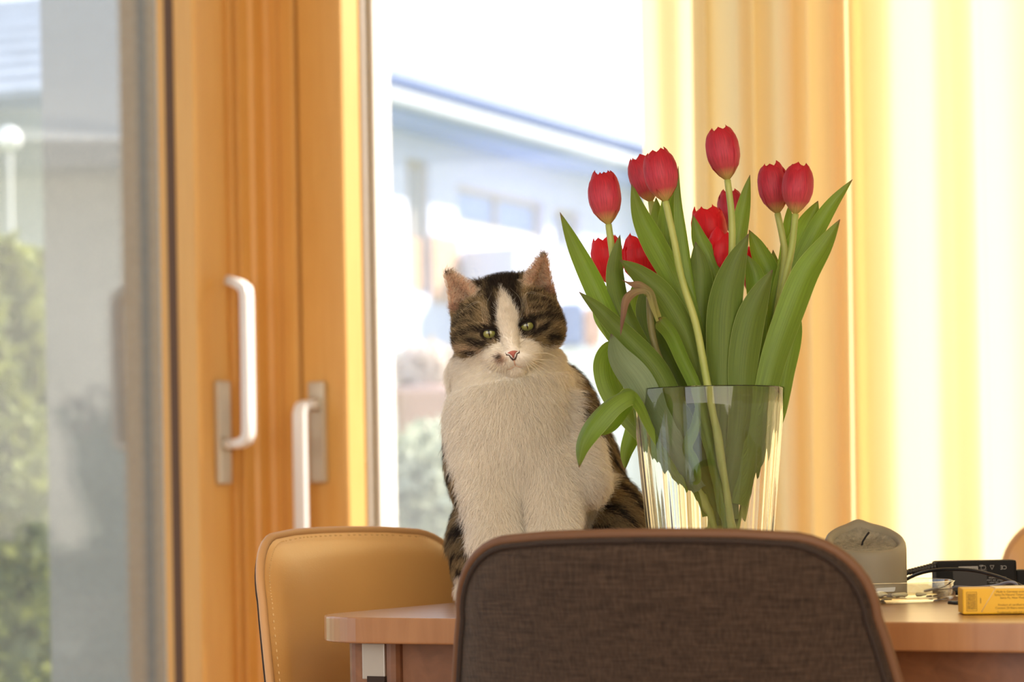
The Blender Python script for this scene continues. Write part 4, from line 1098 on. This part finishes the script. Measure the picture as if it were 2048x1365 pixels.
# two light smoothing passes
def smooth_v(V_, Fq, it):
    n = len(V_); e_ = np.concatenate([Fq[:, [0, 1]], Fq[:, [1, 2]], Fq[:, [2, 3]], Fq[:, [3, 0]]])
    deg = np.bincount(e_[:, 0], minlength=n)+np.bincount(e_[:, 1], minlength=n)
    for lam in it:
        S_ = np.zeros_like(V_)
        for c in range(3): S_[:, c] = np.bincount(e_[:, 0], V_[e_[:, 1], c], n)+np.bincount(e_[:, 1], V_[e_[:, 0], c], n)
        V_ = V_+lam*(S_/np.maximum(deg, 1)[:, None]-V_)
    return V_
CV = smooth_v(CV, CF, (.5, -.4, .5, -.4))
CV[:, 2] = np.maximum(CV[:, 2], TZ+.0006)

# ---------------- coat pattern
def proj(V_):
    x = V_[:, 0]/V_[:, 1]*FPX; u = (V_[:, 2]-EYE)/V_[:, 1]*FPX
    return 1024+x*CR-u*SR, 1010-(x*SR+u*CR)
def ckt(x, y): return 850+x/4.402, 470+y/4.402
def inpoly(px, py, poly):
    inside = np.zeros(len(px), bool); n = len(poly)
    for i in range(n):
        x0, y0 = poly[i]; x1, y1 = poly[(i+1) % n]
        c = ((y0 > py) != (y1 > py)) & (px < (x1-x0)*(py-y0)/(y1-y0+1e-9)+x0); inside ^= c
    return inside
def dseg(px, py, pts):
    d = np.full(len(px), 1e9)
    for (x0, y0), (x1, y1) in zip(pts[:-1], pts[1:]):
        dx_, dy_ = x1-x0, y1-y0; t_ = np.clip(((px-x0)*dx_+(py-y0)*dy_)/(dx_*dx_+dy_*dy_+1e-9), 0, 1)
        d = np.minimum(d, np.hypot(px-x0-t_*dx_, py-y0-t_*dy_))
    return d
K = lambda L: [ckt(*q) for q in L]
BLAZE = K([(655, 455), (690, 510), (745, 560), (790, 640), (822, 720), (835, 800), (826, 880), (850, 915), (930, 925), (1020, 975), (1100, 975), (1175, 955), (1225, 920), (1260, 1000), (1400, 1400), (100, 1400), (180, 1090), (250, 1025), (300, 1065), (380, 1085), (440, 1060), (520, 1015), (600, 965), (662, 945), (668, 880), (640, 800), (635, 700), (640, 620), (660, 540)])
DARKS = [  # polyline in crop units, half-thickness in crop units
    ([(520, 850), (440, 830), (370, 860), (320, 910), (280, 960)], 17), ([(960, 735), (1060, 720), (1140, 735), (1190, 780), (1215, 800)], 20),
    ([(1060, 805), (1000, 850), (940, 875)], 24), ([(1085, 905), (1140, 900)], 24), ([(860, 885), (880, 880)], 20),
    ([(400, 925), (460, 960), (540, 960)], 26), ([(385, 1035), (445, 1030)], 17), ([(640, 905), (655, 925)], 18),
    ([(560, 330), (600, 420), (560, 520), (600, 620), (620, 720), (610, 770)], 30), ([(640, 310), (650, 400), (640, 470)], 46), ([(720, 300), (720, 400), (740, 500), (790, 580), (815, 640)], 46),
    ([(800, 290), (800, 380), (790, 470)], 40), ([(480, 360), (500, 460), (480, 540)], 22), ([(290, 760), (350, 720), (430, 700)], 12), ([(270, 830), (330, 790), (410, 770)], 11), ([(300, 690), (370, 650), (450, 640)], 11),
    ([(930, 600), (1030, 590), (1120, 620)], 13), ([(940, 660), (1050, 650), (1160, 690)], 12), ([(900, 560), (960, 520), (1060, 520)], 12), ([(840, 640), (850, 720)], 16)]
DARKS = [(K(a), b/4.402) for a, b in DARKS]
LIGHTS = [([(500, 790), (570, 780), (640, 800)], 12), ([(850, 730), (900, 700), (960, 700)], 12), ([(480, 860), (520, 915), (600, 930)], 9), ([(880, 870), (960, 850), (985, 790)], 8), ([(300, 1000), (380, 990), (470, 1010)], 26), ([(930, 470), (1010, 470), (1080, 500)], 24)]
LIGHTS = [(K(a), b/4.402) for a, b in LIGHTS]
CHEST = [(893, 640), (893, 715), (888, 800), (903, 900), (918, 950), (930, 1006), (943, 1060), (950, 1230), (1200, 1230), (1184, 1050), (1202, 1012), (1218, 978), (1223, 923), (1213, 878), (1180, 860), (1158, 839), (1150, 784), (1141, 742), (1132, 690)]
cW = np.array([.90, .85, .76]); cBr = np.array([.31, .235, .13]); cDk = np.array([.030, .021, .016]); cTan = np.array([.62, .45, .30]); cPk = np.array([.72, .42, .33])
def nz(x, y, z, s):
    return (np.sin(x*s+1.7*np.sin(y*s*.7))*np.sin(y*s*1.1+1.3*np.sin(z*s*.8)+2)+np.sin(z*s*1.3+x*s*.5+1))/2
def coat(V_, jit=0, rs=None):
    n = len(V_); px, py = proj(V_)
    L_ = (V_-HO)@HM.T/hq      # a, b, w in head pixels
    r_ = rs if rs is not None else np.random.RandomState(5)
    jx = px+r_.normal(size=n)*jit; jy = py+r_.normal(size=n)*jit
    col = np.tile(cBr, (n, 1))
    head_ = (L_[:, 1] < 98) & (np.hypot(L_[:, 0], L_[:, 2]+40) < 150)
    # body: broken dark stripes over brown
    st = np.sin((V_[:, 0]*110+V_[:, 2]*190+V_[:, 1]*110)+2.2*nz(V_[:, 0], V_[:, 1], V_[:, 2], 55))+.5*nz(V_[:, 0], V_[:, 2], V_[:, 1], 210)+r_.normal(size=n)*(.35 if jit else .0)
    m_ = np.clip((st-.1)*2.2, 0, 1)[:, None]; body = cBr*1.0*(1-m_)+cDk*m_
    front = V_[:, 1] < 2.76
    wh = inpoly(jx, jy, CHEST) & (V_[:, 1] < 2.68)
    low = (V_[:, 2] < TZ+.03) & (V_[:, 1] < 2.70)
    body[wh | low] = cW
    # head
    g = cBr*np.ones((n, 1))
    tick = r_.normal(size=n)*(.22 if jit else 0)+.35*nz(jx, jy, 0*jx, .35)
    g = 1.15*g*(1+.8*np.clip(tick, -.6, .9))[:, None]
    for pts, th in LIGHTS:
        d = dseg(jx, jy, pts); k = np.clip(1.4-d/th, 0, 1)[:, None]*.8; g = g*(1-k)+cTan*k
    for pts, th in DARKS:
        d = dseg(jx, jy, pts); k = np.clip(1.75-d/th, 0, 1)[:, None]*.95; g = g*(1-k)+cDk*k
    bl = inpoly(jx, jy, BLAZE); g[bl] = cW
    # spot beside the nose
    d = np.hypot((jx-ckt(668, 0)[0])/12.5, (jy-ckt(0, 1092)[1])/9.5); k = np.clip(1.6-d*1.2, 0, 1)[:, None]*.85; g = g*(1-k)+np.array([.33, .17, .09])*k
    d = np.hypot((jx-ckt(652, 0)[0])/6, (jy-ckt(0, 1078)[1])/4); k = np.clip(1.4-d, 0, 1)[:, None]; g = g*(1-k)+cDk*k*1.5
    # ears
    for s_ in (-1, 1):
        e_ = (L_[:, 1] < -78) & (L_[:, 0]*s_ > 52)
        e2 = (L_[:, 1] < -52) & (L_[:, 0]*s_ > 84)
        ec = np.tile(np.array([.56, .36, .25]), (n, 1)); k = np.clip((-L_[:, 1]-128)/10, 0, 1)[:, None]; ec = ec*(1-k)+cDk*2*k
        rear = L_[:, 2] < -78
        ec[rear] = cBr*.7
        mm_ = (e_ | e2) & head_; g[mm_] = ec[mm_]
    # dark rims of the eyes
    for ea, eb in EYES:
        d = np.hypot((L_[:, 0]-ea)/18.5, (L_[:, 1]-eb-1)/14.0); k = (np.clip(1.25-d, 0, .25)*4*(L_[:, 2] > -20))[:, None]; g = g*(1-k)+cDk*.6*k
    col = np.where(head_[:, None], g, body)
    return np.clip(col, .005, 1)

me = bpy.data.meshes.new('cat'); me.vertices.add(len(CV)); me.vertices.foreach_set('co', CV.astype(np.float32).ravel())
me.loops.add(len(CF)*4); me.loops.foreach_set('vertex_index', CF.astype(np.int32).ravel())
me.polygons.add(len(CF)); me.polygons.foreach_set('loop_start', (np.arange(len(CF))*4).astype(np.int32)); me.polygons.foreach_set('loop_total', np.full(len(CF), 4, dtype=np.int32))
me.update(calc_edges=True); me.validate()
me.shade_smooth()
ca = me.color_attributes.new('coat', 'FLOAT_COLOR', 'POINT')
cc = coat(CV); ca.data.foreach_set('color', np.c_[cc, np.ones(len(cc))].astype(np.float32).ravel())
M_skin = bpy.data.materials.new('cat_coat_skin'); M_skin.use_nodes = True
t = M_skin.node_tree; p = t.nodes['Principled BSDF']; at = t.nodes.new('ShaderNodeAttribute'); at.attribute_name = 'coat'
t.links.new(at.outputs['Color'], p.inputs['Base Color']); p.inputs['Roughness'].default_value = .9; p.inputs['Specular IOR Level'].default_value = .1
cat = bpy.data.objects.new('cat', me); COL.objects.link(cat); me.materials.append(M_skin)
tag(cat, 'brown tabby cat with white face blaze and chest sitting on the table, looking at us', 'cat')
def cobj(name, me_, material, smooth=True): return obj(name, me_, material, cat, smooth)

# eyes
def eye_mat():
    m = bpy.data.materials.new('cat_eye'); m.use_nodes = True; t = m.node_tree; p = t.nodes['Principled BSDF']
    p.inputs['Roughness'].default_value = .08; p.inputs['Coat Weight'].default_value = .6; p.inputs['Coat Roughness'].default_value = .02
    uv = t.nodes.new('ShaderNodeUVMap'); sp = t.nodes.new('ShaderNodeSeparateXYZ'); t.links.new(uv.outputs[0], sp.inputs[0])
    def M(op, a, b=None):
        n = t.nodes.new('ShaderNodeMath'); n.operation = op
        for i, v in enumerate((a, b)):
            if v is None: continue
            if isinstance(v, (int, float)): n.inputs[i].default_value = v
            else: t.links.new(v, n.inputs[i])
        return n.outputs[0]
    x, y = sp.outputs['X'], sp.outputs['Y']     # in photo pixels /40 from the centre
    r2 = M('SQRT', M('ADD', M('MULTIPLY', x, x), M('MULTIPLY', y, y)))
    rp = t.nodes.new('ShaderNodeValToRGB'); t.links.new(r2, rp.inputs[0]); E_ = rp.color_ramp.elements
    E_[0].position = 0; E_[0].color = (*s2l((140, 138, 70)), 1); E_[1].position = .47; E_[1].color = (*s2l((20, 18, 12)), 1)
    for q, c in ((.18, (138, 136, 72)), (.34, (116, 120, 62)), (.41, (70, 74, 38))):
        e_ = E_.new(q); e_.color = (*s2l(c), 1)
    n = t.nodes.new('ShaderNodeTexNoise'); n.inputs['Scale'].default_value = 26; t.links.new(uv.outputs[0], n.inputs['Vector'])
    mr = t.nodes.new('ShaderNodeMapRange'); mr.inputs['To Min'].default_value = .72; mr.inputs['To Max'].default_value = 1.2; t.links.new(n.outputs['Fac'], mr.inputs['Value'])
    mu = t.nodes.new('ShaderNodeMix'); mu.data_type = 'RGBA'; mu.blend_type = 'MULTIPLY'; mu.inputs[0].default_value = 1; t.links.new(rp.outputs[0], mu.inputs[6]); t.links.new(mr.outputs[0], mu.inputs[7])
    e1 = M('DIVIDE', x, .045); e2 = M('DIVIDE', M('SUBTRACT', y, -.02), .24); pu = M('LESS_THAN', M('ADD', M('MULTIPLY', e1, e1), M('MULTIPLY', e2, e2)), 1)
    mk = t.nodes.new('ShaderNodeMix'); mk.data_type = 'RGBA'; t.links.new(pu, mk.inputs[0]); t.links.new(mu.outputs[2], mk.inputs[6]); mk.inputs[7].default_value = (.004, .004, .004, 1)
    t.links.new(mk.outputs[2], p.inputs['Base Color'])
    return m
M_eye = eye_mat(); M_rim = mat('eye_rim', (22, 16, 14), .35)
for (ea, eb), s_ in zip(EYES, (-1, 1)):
    vs = []; uv = []; N1, N2 = 28, 36
    for i in range(N1+1):
        th = (PI*.62)*i/N1
        for j in range(N2):
            f_ = 2*PI*j/N2; x = ER*math.sin(th)*math.cos(f_); y = ER*math.sin(th)*math.sin(f_); w_ = ER*math.cos(th)
            vs.append(HP(ea+x, eb+y, -13+w_)); uv.append((x/40, y/40))
    fs = [(i*N2+j, i*N2+(j+1) % N2, (i+1)*N2+(j+1) % N2, (i+1)*N2+j) for i in range(N1) for j in range(N2)]
    cobj('eye', recalc(mesh('eye', vs, fs, uv)), M_eye)
    # lid rim following the almond opening on the ball
    ring = []
    for j in range(49):
        f_ = 2*PI*j/48; c_, s2 = math.cos(f_), math.sin(f_)
        x = 17.2*c_; y = (12.6 if s2 > 0 else 6.0)*s2*(1-.12*c_*s_*-1)+(-s_)*0+1.0
        # inner corner lower, outer corner raised
        y += 2.2*(-c_*s_)
        if c_*(-s_) > .8: x += (-s_)*3*(c_*(-s_)-.8)*5
        ww = math.sqrt(max((ER+1.2)**2-x*x-y*y, 30)); ring.append(HP(ea+x, eb+y, -13+ww))
    vs, fs = tube_v(ring, [2.3*hq if math.sin(2*PI*j/48) > -.2 else 1.3*hq for j in range(49)], 8, cap=False)
    cobj('eyelid', mesh('eyelid', vs, fs), M_rim)
# nose
vs = []; NN = 24; RR = 8
for j in range(RR+1):
    q = j/RR
    for k in range(NN):
        f_ = 2*PI*k/NN; c_, s2 = math.cos(f_), math.sin(f_)
        x = 14.5*q*c_*(1 if s2 < 0 else (1-.62*s2)); y = 52+(s2*7.5 if s2 < 0 else s2*12)*q
        w_ = 50-9*q**3-3*max(0, -s2)*q-.25*abs(x)*q
        if s2 > .1 and abs(c_) > .4 and q > .6: w_ -= 2.5
        vs.append(HP(x, y, w_))
fs = [(j*NN+k, j*NN+(k+1) % NN, (j+1)*NN+(k+1) % NN, (j+1)*NN+k) for j in range(RR) for k in range(NN)]
cobj('nose', recalc(mesh('nose', vs, fs)), mat('pink_nose', (196, 112, 98), .5, var=.15, vscale=200, bump=.5, bscale=1500))
ML = mat('dark_nostril', (70, 42, 34), .7)
for s_ in (-1, 1):
    tube('nostril', [HP(s_*14, 49, 40), HP(s_*12.5, 55, 43.5), HP(s_*8, 56, 45), HP(s_*6, 61, 45.5), HP(s_*2, 66, 45), HP(0, 68, 44)], [.5*hq, 1.5*hq, 1.2*hq, 1.2*hq, 2.0*hq, 1.6*hq], ML, cat, 8)
tube('mouth_line', [HP(0, 67, 45), HP(0, 74, 42), HP(1, 79, 37)], [1.3*hq, 1.0*hq, .8*hq], mat('mouth_line', (206, 160, 134), .7), cat, 6)
for s_ in (-1, 1):
    tube('mouth_line', [HP(0, 78, 38), HP(s_*10, 83, 34), HP(s_*22, 82, 26), HP(s_*34, 76, 12)], [.9*hq, .9*hq, .8*hq, .4*hq], mat('mouth_line_b', (206, 172, 146), .7), cat, 6)

# ---------------- fur as real curves
tri = np.concatenate([CF[:, [0, 1, 2]], CF[:, [0, 2, 3]]])
A_, B_2, C_ = CV[tri[:, 0]], CV[tri[:, 1]], CV[tri[:, 2]]
nn = np.cross(B_2-A_, C_-A_); ar_ = np.linalg.norm(nn, axis=1)/2; nn = nn/(2*ar_[:, None]+1e-12)
# outward orientation check
cen = (A_+B_2+C_)/3
if ((cen[:2000]-np.array([.02, 2.65, .88]))*nn[:2000]).sum() < 0: nn = -nn
vd = cen-np.array([0, 0, EYE]); vd /= np.linalg.norm(vd, axis=1)[:, None]
fac = -(vd*nn).sum(1)
cpx, cpy = proj(cen)
wgt = ar_*np.where(fac > -.25, 1.0, .15)*np.where(cpy < 1085, 1.0, .25)
ishead = ((cen-HO)@HM.T/hq)[:, 1] < 95
wgt *= np.where(ishead & (fac > -.25), 1.9, 1.0)
NF = 210000
rs = np.random.RandomState(21)
ti_ = rs.choice(len(tri), NF, p=wgt/wgt.sum())
u_, v_ = rs.rand(NF), rs.rand(NF); f_ = u_+v_ > 1; u_[f_], v_[f_] = 1-u_[f_], 1-v_[f_]
RT = A_[ti_]+u_[:, None]*(B_2[ti_]-A_[ti_])+v_[:, None]*(C_[ti_]-A_[ti_]); RN = nn[ti_]
L_ = (RT-HO)@HM.T/hq
a_, b_, w_ = L_.T
hd = (b_ < 98) & (np.hypot(a_, w_+40) < 150)
keep = np.ones(NF, bool)
for ea, eb in EYES: keep &= ~((np.hypot((a_-ea)/20.5, (b_-eb-3)/13) < 1) & (w_ > -22))
keep &= ~((np.abs(a_) < 13) & (b_ > 45) & (b_ < 68) & (w_ > 30) & (np.abs(a_) < 15-(b_-45)*.45))
RT, RN, L_, hd = RT[keep], RN[keep], L_[keep], hd[keep]; a_, b_, w_ = L_.T; n = len(RT)
# flow
flow = np.zeros((n, 3))
hf = np.stack([a_, b_-50, w_*0-26-.25*np.abs(a_)], 1)      # away from the nose and backwards
hf[:, 1] = np.where(np.abs(a_) < 22, hf[:, 1]*1.2, hf[:, 1]); nose = np.hypot(a_, b_-50)
hf[:, 1] = np.where((b_ > 20), hf[:, 1]*.6+14*(b_ > 30), hf[:, 1])
flow[hd] = (hf[hd])@HM
ear = hd & (b_ < -70) & (np.abs(a_) > 45)
ef = np.stack([-np.sign(a_)*18, -20-0*b_, 10+0*b_], 1); flow[ear] = ef[ear]@HM
bd = ~hd
flow[bd] = np.stack([(RT[bd, 0]-.01)*3.0, .25+0*RT[bd, 0], -1+0*RT[bd, 0]], 1)
rump = bd & (RT[:, 0] > .055)
flow[rump] = np.array([.75, .3, -.75])
lf_ = bd & (RT[:, 0] < -.045)
flow[lf_] = np.array([-.45, .2, -.8])
flow /= np.linalg.norm(flow, axis=1)[:, None]+1e-9
tan = flow-RN*(flow*RN).sum(1)[:, None]; tan /= np.linalg.norm(tan, axis=1)[:, None]+1e-9
rv = rs.normal(size=(n, 3)); tan = tan+.28*(rv-RN*(rv*RN).sum(1)[:, None]); tan /= np.linalg.norm(tan, axis=1)[:, None]
ln = np.full(n, .0155)
ln[hd] = (.0038+.0048*np.clip(nose[hd]/120, 0, 1))
ck = hd & (np.abs(a_) > 85) & (b_ > -30); ln[ck] = .0105
chn = hd & (b_ > 70); ln[chn] = .006
ln[ear] = .0062; tf = hd & (b_ < -88) & ~ear; ln[tf] = .0135
ln[(RT[:, 2] < TZ+.06)] *= .55
ln *= (.65+.6*rs.rand(n))
lift = np.where(hd, .34, .42)+.12*rs.normal(size=n); lift[ear] = .6; lift[tf] = .75
lift = np.clip(lift, .12, 1.2)[:, None]
p0 = RT-RN*.0006; p1 = p0+(tan*.75+RN*(lift+.25))*ln[:, None]*.33; p2 = p1+(tan*.95+RN*lift*.8)*ln[:, None]*.34; p3 = p2+(tan*1.05+RN*lift*.35+np.array([0, 0, -.12]))*ln[:, None]*.34
pts = np.stack([p0, p1, p2, p3], 1)
pts[..., 2] = np.maximum(pts[..., 2], TZ+.0008)
fc = coat(RT, 2.3, np.random.RandomState(8)); eh = ear & (rs.rand(n) < .6) & (w_ > -80); fc[eh] = np.array([.86, .74, .58]); dkh = fc[:, 0] < .7; fc *= np.where(dkh, np.exp(.42*rs.normal(size=n)), 1+.08*rs.normal(size=n)).clip(.3, 2.2)[:, None]
fur = bpy.data.hair_curves.new('fur'); fur.add_curves([4]*n)
fur.points.foreach_set('position', pts.astype(np.float32).ravel())
r0 = np.where(hd, .00013, .00017)
rad = np.stack([r0, r0*.95, r0*.7, r0*.15], 1); fur.points.foreach_set('radius', rad.astype(np.float32).ravel())
at = fur.attributes.new('coat', 'FLOAT_COLOR', 'CURVE'); at.data.foreach_set('color', np.c_[np.clip(fc, 0, 1), np.ones(n)].astype(np.float32).ravel())
M_fur = bpy.data.materials.new('cat_fur'); M_fur.use_nodes = True
t = M_fur.node_tree; p = t.nodes['Principled BSDF']; an_ = t.nodes.new('ShaderNodeAttribute'); an_.attribute_name = 'coat'
t.links.new(an_.outputs['Color'], p.inputs['Base Color']); p.inputs['Roughness'].default_value = .6; p.inputs['Specular IOR Level'].default_value = .25
tr = t.nodes.new('ShaderNodeBsdfTranslucent'); t.links.new(an_.outputs['Color'], tr.inputs[0]); mx = t.nodes.new('ShaderNodeMixShader'); mx.inputs[0].default_value = .4
t.links.new(p.outputs[0], mx.inputs[1]); t.links.new(tr.outputs[0], mx.inputs[2]); t.links.new(mx.outputs[0], t.nodes['Material Output'].inputs[0])
fur.materials.append(M_fur)
fo = bpy.data.objects.new('fur', fur); COL.objects.link(fo); fo.parent = cat; tag(fo, kind='stuff')
# whiskers
M_wh = mat('whisker_white', (240, 232, 210), .4, trans=.3)
vs = []; fs = []; wr = random.Random(4)
def whisk(p0, p1, p2, r=.00022):
    global vs, fs
    c = catmull([HP(*p0), HP(*p1), HP(*p2)], 12); a2, b2 = tube_v(c, [r*(1-.8*i/11) for i in range(12)], 4); k = len(vs); vs += a2; fs += [tuple(q+k for q in f) for f in b2]
for s_ in (-1, 1):
    for k in range(13):
        a0 = s_*(16+wr.random()*16); b0 = 56+wr.random()*18; an2 = math.radians(12+k*6.2+wr.uniform(-4, 4)); L2 = 60+wr.random()*62
        x2 = a0+s_*L2*math.cos(an2); y2 = b0+L2*math.sin(an2)
        whisk((a0, b0, 36), (a0*.45+x2*.55+s_*4, b0*.45+y2*.55-8, 46), (x2, y2, 34))
    for k in range(5):
        a0 = s_*(30+k*4); whisk((a0, -18, 8), (a0+s_*(4-6*k*0), -50-k*3, 30), (a0+s_*(8+k*16-20), -76+k*9, 34), .00013)
tag(cobj('whiskers', mesh('whiskers', vs, fs), M_wh, False), kind='stuff')
